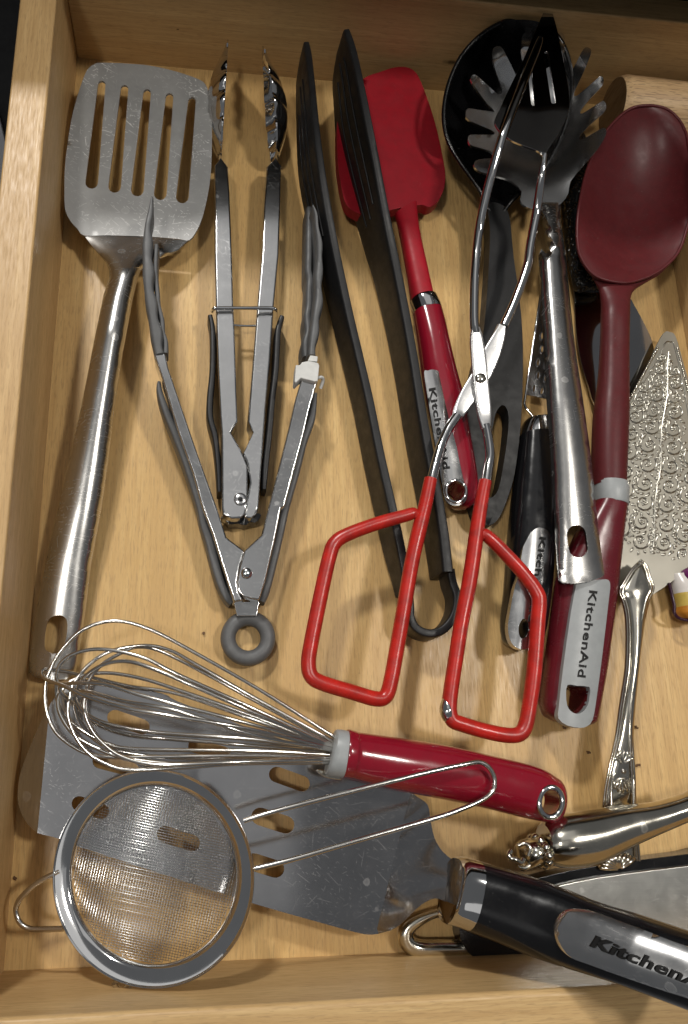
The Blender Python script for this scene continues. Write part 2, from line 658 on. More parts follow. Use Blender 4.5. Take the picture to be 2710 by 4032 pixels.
M['black_gloss'] = plastic('black_gloss', (0.006, 0.006, 0.007), 0.10, 0.1, 0.05, 2, 0.05)
M['black_ladle'] = plastic('black_ladle', (0.004, 0.004, 0.0045), 0.2, 0.1, 0.08, 2, 0.0)
M['black_handle'] = plastic('black_handle', (0.012, 0.012, 0.0125), 0.4, 0.15, 0.2, 3, 0.08, 0, 0.3)
M['grey'] = plastic('grey_silicone', (0.105, 0.107, 0.11), 0.42, 0.1, 0.2, 2, 0.1)
M['grey_plate'] = plastic('grey_plate', (0.31, 0.325, 0.33), 0.34, 0.06, 0.1, 2, 0.05)
M['pale'] = plastic('pale_plastic', (0.62, 0.62, 0.60), 0.4, 0.08, 0.1, 2, 0.0)
M['red_sil'] = plastic('red_silicone', (0.33, 0.006, 0.016), 0.42, 0.1, 0.15, 2, 0.08, 0, 0.35)
M['red_gloss'] = plastic('red_gloss', (0.23, 0.006, 0.018), 0.10, 0.06, 0.04, 1.5, 0.05, 0.4)
M['red_vinyl'] = plastic('red_vinyl', (0.52, 0.02, 0.013), 0.24, 0.22, 0.3, 1.4, 0.05)
M['maroon'] = plastic('maroon_nylon', (0.095, 0.014, 0.016), 0.33, 0.1, 0.2, 2.5, 0.12, 0, 0.28)
M['maroon_gloss'] = plastic('maroon_gloss', (0.115, 0.010, 0.016), 0.17, 0.08, 0.06, 2, 0.06)
M['ink'] = plastic('black_print', (0.006, 0.006, 0.006), 0.45, 0.05, 0.02, 3, 0, 0, 0.25)
M['dark'] = plastic('dark_cabinet', (0.004, 0.004, 0.004), 0.5, 0.1, 0.1)
M['tile'] = plastic('grey_floor', (0.6, 0.61, 0.64), 0.5, 0.1, 0.1, 0.2)
M['crumb'] = plastic('crumb', (0.16, 0.085, 0.04), 0.7, 0.2, 0.5, 5)
M['white'] = plastic('white_glaze', (0.62, 0.58, 0.55), 0.15, 0.04, 0.03)
M['yellow'] = plastic('yellow_glaze', (0.58, 0.42, 0.10), 0.15, 0.1, 0.03)
M['orange'] = plastic('orange_glaze', (0.55, 0.22, 0.03), 0.15, 0.15, 0.03)
M['purple'] = plastic('purple_glaze', (0.14, 0.02, 0.11), 0.15, 0.1, 0.03)
M['outline'] = plastic('dark_outline', (0.03, 0.006, 0.02), 0.15, 0.1, 0.03)


def pebbled():
    m = NT('pebbled_black')
    v = m.n('ShaderNodeTexVoronoi')
    m.link(m.co, v.inputs['Vector'])
    v.inputs['Scale'].default_value = 3.6
    h = m.ramp(v.outputs['Distance'], (0.0, 1.0), (0.5, 0.0))
    m.set(Base_Color=(0.006, 0.006, 0.006), Roughness=0.14)
    m.bump(h, 1.0, 0.25)
    return m.m


M['pebbled'] = pebbled()

# ================================================================ the drawer and what is round it
WALL, FRONT = 6.6, 6.79
dr = thing('wooden_drawer', 'pale maple drawer box, open, holding all the kitchen utensils', 'drawer', (0, 0, 0))
box(dr, 'bottom_panel', M['floor'], (-0.6, -0.6, -0.9), (62, 50.6, 0))
box(dr, 'side_panel', M['side'], (-1.85, -0.3, -1.2), (-0.003, 52, WALL), 0.12)
box(dr, 'back_panel', M['back'], (-0.0, 50.003, -1.2), (64, 51.8, WALL - 0.1), 0.1)
box(dr, 'front_panel', M['cross'], (-1.6, -1.85, -1.2), (64, -0.003, FRONT), 0.25)
box(dr, 'divider', M['side'], (37.25, 1.5, 0.004), (38.5, 43.2, 4.4), 0.08)
fl = box(None, 'kitchen_floor', M['tile'], (-260, -260, -74), (300, 120, -70))
fl['kind'] = 'structure'
cb = thing('base_cabinet', 'black kitchen base cabinet with dark counter behind the open drawer', 'cabinet', (20, 90, -70))
box(cb, 'countertop', M['dark'], (-70, 48.0, 11.2), (140, 112, 15.2), 0.2)
box(cb, 'carcass', M['dark'], (-70, 53, -69.9), (140, 110, 9.4))
q_ = []
for u, v in ((-120, 280), (0, 480), (36, 628), (20, 1100), (-150, 1100)):
    d = RM @ V(((u - PX) / F, -(v - PY) / F, -1))
    q_.append(CAM + d * ((52.6 - CAM.y) / d.y))
n_ = len(q_)
mesh_obj('lower_panel', q_ + [p_ + V((0, 0.3, 0)) for p_ in q_], [tuple(range(n_)), tuple(reversed(range(n_, 2 * n_)))] + [(i, (i + 1) % n_, n_ + (i + 1) % n_, n_ + i) for i in range(n_)], M['tile'], cb)

# ================================================================ slotted turner, far left
t = thing('slotted_turner', 'scratched steel turner with five slots and long hollow handle along the left wall', 'turner', P(300, 1500, 0))
q = R(0, 0)
blade = [(373, 251), (405, 246), (510, 250), (593, 258), (695, 281), (781, 311), (809, 332), (823, 370), (832, 440), (835, 510), (834, 606), (829, 695),
         (816, 778), (797, 855), (776, 905), (745, 945), (700, 940), (600, 932), (504, 928), (420, 926), (331, 926), (305, 900), (281, 874), (260, 835), (254, 790), (255, 670), (265, 574), (281, 472), (300, 395), (322, 325), (344, 274)]
slots = []
for (x0, y0), (x1, y1) in (((628, 520), (566, 1125)), ((769, 547), (708, 1150)), ((908, 573), (848, 1172)), ((1047, 597), (990, 1195)), ((1186, 621), (1126, 1215))):
    a = q([(x0, y0), (x1, y1)])
    d = V((a[1][0] - a[0][0], a[1][1] - a[0][1])).normalized()
    w0, w1 = 15, 25
    n = V((-d.y, d.x))
    pts = []
    for i in range(8):
        an = math.pi * i / 7
        c = V(a[0]) - d * math.sin(an) * w0 + n * math.cos(an) * w0
        pts.append((c.x, c.y))
    for i in range(8):
        an = math.pi * i / 7
        c = V(a[1]) + d * math.sin(an) * w1 - n * math.cos(an) * w1
        pts.append((c.x, c.y))
    slots.append(pts)


def zt(u, v):
    z = 2.75 - 0.0019 * (max(v, 250) - 250)
    side = (u - 545) / 290
    z += 0.12 * max(0, abs(side) - 0.6) * 4
    return z


plate(t, 'blade', M['satin'], blade, zt, 0.14, slots, 24, 3, 0, 0.03)
L = [(331, 926), (360, 965), (392, 1000), (416, 1028), (430, 1062), (430, 1095), (408, 1159), (370, 1344), (319, 1606), (274, 1797), (230, 2000), (185, 2191), (147, 2383), (115, 2606), (112, 2648)]
Rr = [(745, 945), (700, 985), (640, 1010), (580, 1030), (553, 1060), (541, 1095), (521, 1180), (484, 1380), (446, 1638), (424, 1829), (399, 2000), (357, 2223), (338, 2383), (319, 2510), (297, 2650)]


def edge_u(tab, v):
    return interp([(y, x) for x, y in tab], v)


def zh(u, v):
    l, r = edge_u(L, v), edge_u(Rr, v)
    s = max(-1, min(1, (u - (l + r) / 2) / ((r - l) / 2)))
    base = interp([(926, 1.44), (980, 1.56), (1070, 1.9), (1300, 2.3), (2000, 1.3), (2660, 0.45)], v)
    arch = interp([(926, 0.02), (960, 0.2), (1010, 0.6), (1070, 1.05), (1300, 0.95), (2000, 0.85), (2500, 0.55), (2660, 0.4)], v)
    return base + arch * math.sqrt(max(0, 1 - s * s * 0.98))


out = [(345, 928), (420, 929), (504, 931), (600, 935), (700, 943), (738, 947)][::-1] + L + [(140, 2668), (200, 2678), (262, 2674)] + list(reversed(Rr))
hole = [(223, 2423), (244, 2424), (262, 2440), (265, 2472), (258, 2523), (240, 2560), (220, 2574), (198, 2570), (178, 2555), (175, 2523), (181, 2470), (195, 2436)]
plate(t, 'handle', M['handle_steel'], out, zh, 0.12, [hole], 22, 0, 3, 0, 60)

# ================================================================ steel tongs with black grips
t = thing('steel_tongs', 'closed steel locking tongs with scalloped tips, black side grips and wire clip', 'tongs', P(950, 1300, 0))
q = R(700, 1000)
armL = [(843, 650), (846, 800), (846, 1000), (850, 1210), (858, 1450), (867, 1638), (872, 1700), (873, 1800), (874, 2000), (880, 2025), (912, 2041), (945, 2040), (968, 2020),
        (975, 1990), (977, 1835), (950, 1770), (911, 1702), (936, 1657), (933, 1560), (925, 1300), (920, 1210), (914, 1000), (905, 760), (898, 655), (870, 615)]
armR = [(1050, 655), (1040, 800), (1031, 1000), (1013, 1210), (995, 1440), (977, 1655), (997, 1702), (955, 1790), (975, 1832), (985, 1900), (960, 2035), (985, 2042), (1010, 2025), (1018, 2000),
        (1041, 1702), (1046, 1630), (1062, 1440), (1078, 1215), (1098, 1000), (1105, 800), (1108, 650), (1085, 615)]
plate(t, 'arm', M['steel'], armL, 1.95, 1.5, (), None, 0, 0, 0.11)
plate(t, 'arm', M['steel'], armR, 1.80, 1.45, (), None, 0, 0, 0.11)
gl = [(828, 1238, 1.5, 0.15, .28), (838, 1300, 1.5, 0.15, .32), (838, 1446, 1.5, 0.15, .34), (828, 1560, 1.5, 0.15, .36), (828, 1640, 1.5, 0.15, .36), (848, 1720, 1.5, 0.15, .34), (860, 1830, 1.5, 0.15, .3), (864, 1935, 1.5, 0.2, .22)]
slab(t, 'grip', M['black'], gl, 5)
gr = [(1112, 1242, 1.5, 0.15, .28), (1096, 1300, 1.5, 0.15, .36), (1088, 1446, 1.5, 0.15, .36), (1073, 1580, 1.5, 0.15, .36), (1062, 1702, 1.5, 0.15, .36), (1048, 1830, 1.5, 0.15, .34), (1042, 1925, 1.5, 0.2, .24)]
slab(t, 'grip', M['black'], gr, 5)
tube(t, 'clip_ring', M['chrome'], [(836, 1226, 1.6), (842, 1216, 2.12), (865, 1213, 2.16), (960, 1213, 2.14), (1060, 1213, 2.1), (1084, 1217, 2.05), (1092, 1228, 1.5)], 0.10, 8)
tube(t, 'lock_pin', M['chrome'], [(918, 1280, 1.1), (970, 1283, 1.1), (1012, 1282, 1.1)], 0.07, 8)
plate(t, 'end_cap', M['black_gloss'], [(878, 2030), (1018, 2020), (1020, 2045), (1005, 2058), (985, 2056), (965, 2068), (935, 2062), (905, 2064), (890, 2050)], 1.1, 0.9, (), None, 3, 0, 0.05)
dome(t, 'rivet', M['steel'], 947, 1966, 1.96, 0.34, 0.09)
dome(t, 'rivet_hole', M['ink'], 947, 1966, 2.03, 0.13, 0.06)


def tong_head(parent, mat, base, tip, out_dir, hmax, zb, zt_, bulge):
    b, e = P(*base), P(*tip)
    vs, fs = [], []
    n, m = 44, 10
    o = V(out_dir)
    for i in range(n + 1):
        s = i / n
        c = b.lerp(e, s)
        prof = math.sin(math.pi * min(1, 0.12 + 0.88 * s) ** 0.8) if s > 0 else 0.36
        h = hmax * max(0.14, prof) * (1 + 0.26 * abs(math.sin(s * math.pi * 5)) - 0.16) if s < 0.9 else hmax * max(0.05, (1 - s) * 4.0 * 0.9)
        for j in range(m + 1):
            w = j / m * 2 - 1
            p = c + V((0, 0, w * h)) + o * (bulge * (1 - w * w) * math.sin(math.pi * min(1, s + 0.05)))
            p.z = max(0.06, p.z)
            vs.append(p)
    k = len(vs)
    vs += [p + o * 0.09 for p in vs[:k]]
    for i in range(n):
        for j in range(m):
            a = i * (m + 1) + j
            f = (a, a + 1, a + m + 2, a + m + 1)
            fs.append(f)
            fs.append(tuple(k + x for x in reversed(f)))
    bd = [i * (m + 1) for i in range(n + 1)] + [n * (m + 1) + j for j in range(1, m + 1)] + [i * (m + 1) + m for i in reversed(range(n))] + [j for j in reversed(range(1, m))]
    for a, c in zip(bd, bd[1:] + bd[:1]):
        fs.append((a, c, k + c, k + a))
    return mesh_obj('scalloped_tip', vs, fs, mat, parent, 50)


tong_head(t, M['rim_steel'], (872, 622, 1.4), (900, 160, 3.0), (-1, 0, 0), 1.8, 0, 0, 1.0)
tong_head(t, M['rim_steel'], (1082, 622, 1.3), (1032, 185, 3.0), (1, 0, 0), 1.8, 0, 0, 1.0)

# ================================================================ grey silicone tongs
t = thing('grey_tongs', 'open steel tongs with grey silicone heads and a grey ring at the hinge end', 'tongs', P(970, 2200, 0))
zg = lambda u, v: interp([(1390, 3.3), (1700, 2.7), (2200, 2.1), (2400, 1.9)], v)
armL = [(606, 1392), (641, 1497), (702, 1702), (759, 1861), (797, 2000), (835, 2100), (875, 2230), (918, 2364), (925, 2370), (960, 2364), (940, 2330), (934, 2290), (945, 2230), (963, 2168), (892, 2114), (855, 2000), (778, 1784), (717, 1606), (663, 1446), (652, 1388)]
armR = [(1189, 1487), (1165, 1565), (1140, 1676), (1099, 1840), (1060, 1990), (1031, 2105), (963, 2168), (945, 2230), (934, 2290), (938, 2330), (960, 2352), (1012, 2362), (1022, 2362), (1045, 2290), (1083, 2127), (1108, 2000), (1121, 1995), (1191, 1733), (1222, 1600), (1252, 1497)]
plate(t, 'arm', M['steel'], armL, zg, 1.5, (), None, 0, 0, 0.11)
plate(t, 'arm', M['steel'], armR, lambda u, v: zg(u, v) + 0.08 if v < 2110 else zg(u, v) + 0.08, 1.5, (), None, 0, 0, 0.11)
slab(t, 'grip', M['grey'], [(626, 1500, 2.4, 0.9, .2), (628, 1535, 2.4, 0.8, .34), (652, 1610, 2.35, 0.7, .42), (688, 1702, 2.2, 0.6, .42), (736, 1830, 2.0, .4, .42), (785, 1985, 1.8, .3, .42), (801, 2060, 1.7, .25, .42),
                            (822, 2120, 1.65, .2, .46), (842, 2200, 1.6, .2, .48), (868, 2290, 1.55, .2, .46), (894, 2350, 1.45, .2, .42), (912, 2376, 1.3, .25, .3)], 4)
slab(t, 'grip', M['grey'], [(1243, 1545, 2.4, .9, .25), (1230, 1640, 2.3, .8, .42), (1198, 1730, 2.2, .7, .44), (1168, 1850, 2.0, .5, .44), (1128, 1990, 1.8, .3, .44), (1108, 2080, 1.7, .25, .44), (1080, 2200, 1.6, .2, .44), (1050, 2320, 1.5, .2, .42), (1032, 2368, 1.3, .25, .34)], 4)
dome(t, 'rivet', M['chrome'], 971, 2257, 2.12, 0.29, 0.2, 20)
plate(t, 'tab', M['steel'], [(920, 2370), (1022, 2368), (1012, 2425), (933, 2425)], 1.3, 0.2, (), None, 0, 0, 0.03)
c = P(977, 2513, 0.62)
vs, fs = [], []
tube_geo([c + V((0.99 * math.cos(a), 0.99 * math.sin(a), 0)) for a in [2 * math.pi * i / 48 for i in range(48)]], 0.38, 16, True, vs, fs)
mesh_obj('pull_ring', vs, fs, M['grey'], t, 60)
# heads: light top rim plus wavy inner wall


def wavy(st, period=118, amp=0.13):
    out = []
    for u, v, z1, z0, w in cat(st, 4):
        k = math.sin((v - 800) / period * 2 * math.pi)
        out.append((u + 2.0 * k, v, z1, z0, w * (1 + amp * k)))
    return out



slab(t, 'silicone_head', M['grey'], wavy([(601, 772, 4.1, 2.95, .14), (592, 820, 4.1, 2.85, .26), (584, 880, 4.1, 2.8, .40), (579, 950, 4.05, 2.75, .5), (582, 1020, 4.0, 2.7, .58), (584, 1090, 3.95, 2.6, .56),
                                    (592, 1170, 3.85, 2.5, .56), (606, 1250, 3.7, 2.4, .58), (617, 1320, 3.55, 2.2, .6), (628, 1390, 3.4, 2.0, .52)]), 4, 2)
slab(t, 'silicone_head', M['grey'], wavy([(1232, 806, 3.5, 0.9, .14), (1246, 850, 3.5, 0.7, .26), (1256, 930, 3.45, .6, .36), (1262, 1010, 3.4, .5, .44), (1256, 1080, 3.4, .5, .46), (1258, 1150, 3.4, .5, .50),
                                    (1248, 1240, 3.35, .6, .52), (1238, 1310, 3.3, .8, .5), (1230, 1395, 3.25, 1.3, .46)]), 4, 2)
for st in ([(616, 960), (612, 1060), (620, 1150), (622, 1190), (638, 1255), (640, 1300), (652, 1340), (652, 1388)],):
    slab(t, 'wavy_lip', M['grey'], [(u, v, 3.7 - 0.0012 * (v - 960), 2.2, .26) for u, v in st], 4)
slab(t, 'wavy_lip', M['grey'], [(u + 6, v, 2.4, .4, .42) for u, v in [(1214, 812), (1213, 900), (1212, 1000), (1211, 1060), (1216, 1090), (1213, 1150), (1212, 1200), (1206, 1240), (1210, 1300), (1199, 1345), (1202, 1400)]], 4)
plate(t, 'lock_clip', M['pale'], [(1190, 1425), (1215, 1420), (1254, 1428), (1258, 1440), (1252, 1500), (1240, 1502), (1185, 1488), (1165, 1508), (1160, 1500), (1165, 1436), (1182, 1436)], 3.45, 0.8, (), None, 0, 0, 0.05)
plate(t, 'lock_clip', M['pale'], [(1222, 1398), (1252, 1402), (1250, 1424), (1212, 1420)], 3.4, 0.4, (), None, 0, 0, 0.04)
tube(t, 'clip_hook', M['pale'], [(1250, 1488, 3.1), (1268, 1486, 3.0), (1272, 1500, 2.8), (1262, 1530, 2.6)], 0.09, 8)

# ================================================================ black nylon tongs
t = thing('black_tongs', 'long black nylon tongs standing on edge with tall paddle heads and a sprung loop end', 'tongs', P(1600, 1300, 0))
slab(t, 'arm', M['black'], [(1208, 164, 4.3, 2.9, .34, .1), (1216, 210, 4.35, 1.9, .46, .25), (1231, 340, 4.45, 1.3, .46, .36), (1248, 510, 4.4, .8, .48, .42), (1266, 650, 4.1, .7, .5, .40), (1288, 790, 3.6, .6, .5, .37), (1312, 920, 3.1, .5, .5, .35),
                           (1330, 1010, 2.8, .4, .5, .34), (1376, 1223, 2.4, .3, .5, .33), (1421, 1415, 2.25, .3, .5, .33), (1459, 1580, 2.2, .3, .5, .33), (1503, 1797, 2.2, .3, .5, .33), (1549, 2000, 2.15, .3, .5, .33), (1580, 2147, 2.1, .3, .5, .3), (1597, 2240, 2.0, .3, .48, .2), (1608, 2330, 1.9, .3, .42, .1)], 7, 4, 24, None, ((.3, 6, 24), (.5, 6, 25), (.7, 8, 24)))
slab(t, 'arm', M['black'], [(1366, 114, 5.6, 3.7, .38, .15), (1379, 150, 5.6, 2.5, .48, .32), (1398, 215, 5.6, 1.9, .48, .42), (1425, 340, 5.45, 1.1, .5, .52), (1453, 480, 5.1, .8, .52, .52), (1481, 620, 4.6, .6, .52, .50), (1507, 760, 4.0, .5, .52, .46), (1530, 880, 3.5, .4, .54, .43),
                           (1555, 1000, 3.05, .35, .54, .41), (1593, 1191, 2.65, .3, .54, .4), (1631, 1400, 2.45, .3, .54, .4), (1658, 1572, 2.4, .3, .54, .38), (1683, 1720, 2.4, .3, .54, .36), (1710, 1860, 2.4, .3, .54, .34), (1732, 1974, 2.4, .3, .54, .32), (1753, 2110, 2.4, .3, .56, .25), (1768, 2250, 2.4, .3, .58, .15)], 7, 4, 24, None, ((.25, 6, 25), (.45, 5, 26), (.65, 7, 26)))
slab(t, 'spring_loop', M['black'], [(1778, 2240, 2.0, .3, .46), (1786, 2290, 1.9, .3, .46), (1802, 2340, 1.9, .3, .46), (1800, 2395, 1.9, .3, .46), (1776, 2450, 1.9, .3, .46), (1735, 2485, 1.9, .3, .46), (1685, 2492, 1.9, .3, .46), (1640, 2470, 1.9, .3, .46), (1620, 2430, 1.9, .3, .46), (1618, 2390, 1.9, .3, .46), (1612, 2320, 1.9, .3, .46)], 6)
# ================================================================ red silicone spatula
t = thing('red_spatula', 'red silicone scraper with glossy red handle, chrome band and chrome name plate', 'spatula', P(1650, 1200, 0))
head = [(1400, 345), (1440, 303), (1500, 281), (1555, 264), (1605, 264), (1638, 284), (1662, 330), (1697, 425), (1724, 520), (1745, 620), (1755, 690), (1748, 745), (1722, 795), (1690, 815), (1660, 806), (1575, 818), (1500, 838),
        (1452, 850), (1402, 835), (1363, 803), (1344, 733), (1331, 638), (1328, 540), (1332, 440), (1350, 400)]


def zs(u, v):
    a = (u - 1540) / 210
    return 1.7 + 0.35 * min(1, a * a) + 0.0009 * (560 - v)


plate(t, 'head', M['red_sil'], head, zs, 0.75, (), 40, 4, 0, 0.12)
loft(t, 'neck', M['red_sil'], [(1556, 845, 1640, 800, 1.5, .42), (1572, 905, 1648, 890, 1.5, .5), (1588, 985, 1662, 970, 1.5, .55), (1605, 1080, 1683, 1065, 1.45, .6), (1622, 1180, 1704, 1164, 1.4, .68)], 24, 2.6)
loft(t, 'chrome_band', M['chrome'], [(1618, 1185, 1712, 1165, 1.4, .74), (1620, 1192, 1718, 1170, 1.4, .78), (1634, 1226, 1736, 1212, 1.4, .8), (1637, 1232, 1738, 1218, 1.4, .78)], 28, 2.3, 0)
hb = loft(t, 'handle', M['red_gloss'], [(1630, 1232, 1736, 1216, 1.4, .76), (1640, 1290, 1752, 1280, 1.4, .86), (1652, 1365, 1768, 1360, 1.4, .95), (1668, 1480, 1794, 1470, 1.4, 1.0), (1690, 1600, 1824, 1585, 1.4, 1.0),
                                   (1722, 1760, 1852, 1745, 1.4, .98), (1745, 1880, 1872, 1860, 1.4, .95), (1752, 1945, 1880, 1935, 1.4, .9)], 32, 2.5, 4, 0, 40, None, (None, 0.95))
q = R(1550, 1400, 3.484)
pl = q([(420, 232), (470, 205), (530, 190), (600, 202), (660, 245), (710, 340), (745, 550), (800, 800), (868, 1050), (915, 1280), (960, 1500), (1005, 1700), (1022, 1850), (1005, 1950), (960, 2030), (880, 2060), (800, 2050), (730, 2000), (695, 1920), (670, 1780), (630, 1560), (570, 1200), (520, 900), (470, 580)])


def zp(u, v):
    c = interp([(1460, 1700), (1600, 1730), (1760, 1775), (1934, 1800)], v)
    s = (u - c) / 66
    return 2.4 - 0.30 * s * s


plate(t, 'name_plate', M['name_chrome'], pl, zp, 0.12, [cat(q(ell(858, 1862, 118, 128, 0, 14)), 2, True)], 16, 3, 0, 0.03)
tube(t, 'hang_ring', M['chrome'], [(u, v, 2.42) for u, v in q(ell(858, 1862, 138, 150, 0, 24))], 0.09, 10, True, 2)
a, b = q([(488, 450), (688, 1560)])
lettering(t, 'lettering', M['ink'], 'KitchenAid', a, b, 27, zp, 0.018, 0.05)
cut(hb, q(ell(858, 1862, 122, 134, 0, 28)), -1, 6, 2.4)

# ================================================================ black ladle
t = thing('black_ladle', 'big black ladle bowl against the back wall with wide slotted black handle', 'ladle', P(1960, 1000, 0))
q = R(1710, 0)
rim = q([(510, 120), (400, 145), (280, 222), (165, 350), (95, 500), (62, 650), (64, 780), (95, 890), (160, 1000), (235, 1105), (290, 1190), (330, 1290), (400, 1330), (470, 1250), (540, 1180), (640, 1090), (730, 960), (800, 800), (840, 640), (850, 500), (835, 380), (790, 260), (720, 180), (640, 132)])
cx, cy = 2000, 430


def zrim(v):
    return 2.3 + 3.2 * min(1, max(0, (840 - v) / 760))


def zl(u, v):
    du, dv = (u - 2000) / 256, (v - 420) / (345 if v < 420 else 400)
    r = min(1, du * du + dv * dv)
    return max(0.5, wall_z(u, v) + 0.12, zrim(v) - 3.2 * (1 - r) ** 0.8)


plate(t, 'bowl', M['black_ladle'], rim, zl, 0.18, (), 22, 4, 0, 0)
tube(t, 'bowl_rim', M['black_ladle'], [(u, v, zrim(v) + 0.02) for u, v in rim], 0.13, 10, True, 3)
hd = [(1925, 800), (1930, 900), (1928, 1000), (1915, 1200), (1900, 1330), (1868, 1450), (1845, 1600), (1843, 1750), (1850, 1900), (1870, 2010), (1900, 2060), (1935, 2066), (1968, 2035), (2000, 1960), (2026, 1870), (2045, 1733), (2056, 1600), (2060, 1450), (2058, 1319), (2048, 1191), (2022, 1000), (2000, 830)]
sl = [(1972, 1598), (1990, 1600), (2002, 1630), (2002, 1690), (1988, 1800), (1965, 1920), (1938, 1958), (1918, 1945), (1916, 1870), (1926, 1780), (1938, 1700), (1952, 1630)]
zhd = lambda u, v: interp([(800, 2.5), (1000, 2.4), (1500, 2.0), (2060, 1.3)], v)
plate(t, 'handle', M['black_handle'], hd, zhd, 1.0, [sl], 40, 4, 4, 0.15)

# ================================================================ pasta fork
t = thing('pasta_fork', 'steel spaghetti server with rounded prongs and a hollow steel handle with a slot', 'pasta fork', P(2200, 1300, 0))
fk = q([(785, 1255), (830, 1190), (842, 1120), (930, 1012), (1010, 922), (1062, 830), (1055, 790), (1020, 800), (935, 850), (903, 862), (900, 840), (960, 772), (1050, 692), (1062, 650), (1045, 622), (1010, 640), (915, 700), (907, 680), (962, 610),
        (1037, 530), (1047, 490), (1030, 468), (1000, 490), (882, 590), (865, 570), (912, 470), (966, 340), (966, 300), (935, 290), (905, 330), (832, 470), (802, 440), (806, 300), (806, 230), (790, 200), (760, 205), (745, 260), (732, 400), (642, 420),
        (600, 330), (606, 220), (600, 195), (570, 192), (545, 222), (540, 300), (548, 420), (520, 480), (490, 430), (430, 310), (405, 285), (372, 290), (358, 330), (375, 420), (422, 560), (402, 582), (380, 570), (282, 480), (250, 460), (230, 472), (235, 510), (330, 642),
        (372, 690), (240, 670), (205, 672), (195, 700), (215, 742), (350, 800), (370, 830), (240, 830), (210, 842), (215, 880), (240, 900), (342, 930), (382, 970), (280, 982), (250, 1000), (250, 1030), (290, 1060), (400, 1090), (480, 1118), (540, 1180), (530, 1232), (560, 1270), (612, 1290), (700, 1296)])


def zf(u, v):
    r = math.hypot(u - 2115, (v - 500) * (0.6 if v > 500 else 1)) / 250
    z = 2.75 + 1.55 * min(r * r, 1.6)
    w = max(0, min(1, (v - 610) / 160))
    w = w * w * (3 - 2 * w)
    return z * (1 - w) + 3.3 * w


plate(t, 'head', M['fork_steel'], fk, zf, 0.14, [q(ell(630, 800, 60, 48, 0, 16)), q(ell(755, 902, 17, 19, 0, 10)), q(ell(800, 785, 15, 17, 0, 10))], 20, 2, 2, 0.06)
L2 = q([(640, 1240), (668, 1340), (690, 1450), (700, 1568)]) + [(2124, 1000), (2142, 1318), (2156, 1574), (2175, 1829), (2185, 2000), (2192, 2128), (2202, 2285)]
R2 = q([(785, 1240), (784, 1340), (795, 1450), (812, 1568)]) + [(2229, 1000), (2260, 1318), (2297, 1574), (2332, 1829), (2348, 2000), (2366, 2150), (2381, 2262)]
L2 = cat(L2, 3)
R2 = cat(R2, 3)


def zh2(u, v):
    l, r = edge_u(L2, v), edge_u(R2, v)
    s = max(-1, min(1, (u - (l + r) / 2) / ((r - l) / 2)))
    base = interp([(790, 3.12), (950, 3.1), (2000, 2.9), (2300, 2.8)], v)
    arch = interp([(790, .3), (860, .6), (950, .8), (1600, .85), (2050, .6), (2300, .3)], v)
    return base + arch * math.sqrt(max(0, 1 - s * s * 0.98))


plate(t, 'handle', M['handle_steel'], L2 + [(2216, 2296), (2270, 2298), (2330, 2288), (2370, 2272)] + list(reversed(R2)), zh2, 0.12, [pill((2271, 2105), (2278, 2157), 38, 8)], 24, 0, 0, 0.02)

# ================================================================ red handled scissor tongs
t = thing('scissor_tongs', 'chrome scissor tongs with two red coated loop handles and a slotted blade', 'tongs', P(1900, 1900, 0))
q1 = R(1710, 1000)
q2 = R(1710, 2000)
# member ending in the right loop
tube(t, 'rod', M['chrome'], [(2128, 150, 6.8, .16), (2116, 185, 6.8, .24), (2067, 306, 6.85, .26), (2018, 433, 6.8, .26), (1978, 542, 6.7, .24), (1940, 670, 6.1, .24), (1908, 797, 5.4, .24), (1884, 925, 4.75, .24), (1873, 1040, 4.6, .24), (1868, 1130, 4.5, .24), (1867, 1255, 4.3, .24), (1873, 1312, 4.18, .24)], .24, 12)
loft(t, 'flat_joint', M['flat_chrome'], [(1856, 1295, 1888, 1293, 4.22, .2), (1851, 1335, 1901, 1328, 4.12, .12), (1855, 1400, 1913, 1395, 3.95, .1), (1861, 1485, 1922, 1480, 3.73, .1), (1870, 1560, 1930, 1555, 3.54, .1), (1880, 1630, 1936, 1630, 3.37, .12), (1896, 1690, 1932, 1680, 3.3, .2)], 20, 4)
tube(t, 'rod', M['chrome'], [(1912, 1672, 3.32), (1922, 1720, 3.3), (1930, 1790, 3.3), (1922, 1850, 3.35), (1914, 1905, 3.4)], 0.24, 12)
# member ending in the left loop
tube(t, 'rod', M['chrome'], [(2146, 605, 6.42, .12), (2132, 700, 5.9, .2), (2114, 830, 4.9, .24), (2088, 970, 4.5, .24), (2076, 1050, 4.35, .24), (2030, 1180, 4.15, .24), (1984, 1284, 3.98, .24)], .24, 12)
loft(t, 'flat_joint', M['flat_chrome'], [(1958, 1280, 1990, 1295, 4.0, .2), (1943, 1312, 1988, 1332, 3.92, .12), (1908, 1370, 1968, 1405, 3.76, .1), (1862, 1460, 1925, 1500, 3.52, .1), (1815, 1540, 1874, 1575, 3.32, .1), (1790, 1600, 1836, 1628, 3.18, .14), (1783, 1630, 1820, 1647, 3.15, .2)], 20, 4)
tube(t, 'rod', M['chrome'], [(1802, 1634, 3.17), (1765, 1690, 3.15), (1735, 1760, 3.2), (1715, 1830, 3.25), (1700, 1890, 3.3)], 0.24, 12)
dome(t, 'rivet', M['silver'], 1893, 1488, 3.8, 0.3, 0.14, 18)
r = 0.29
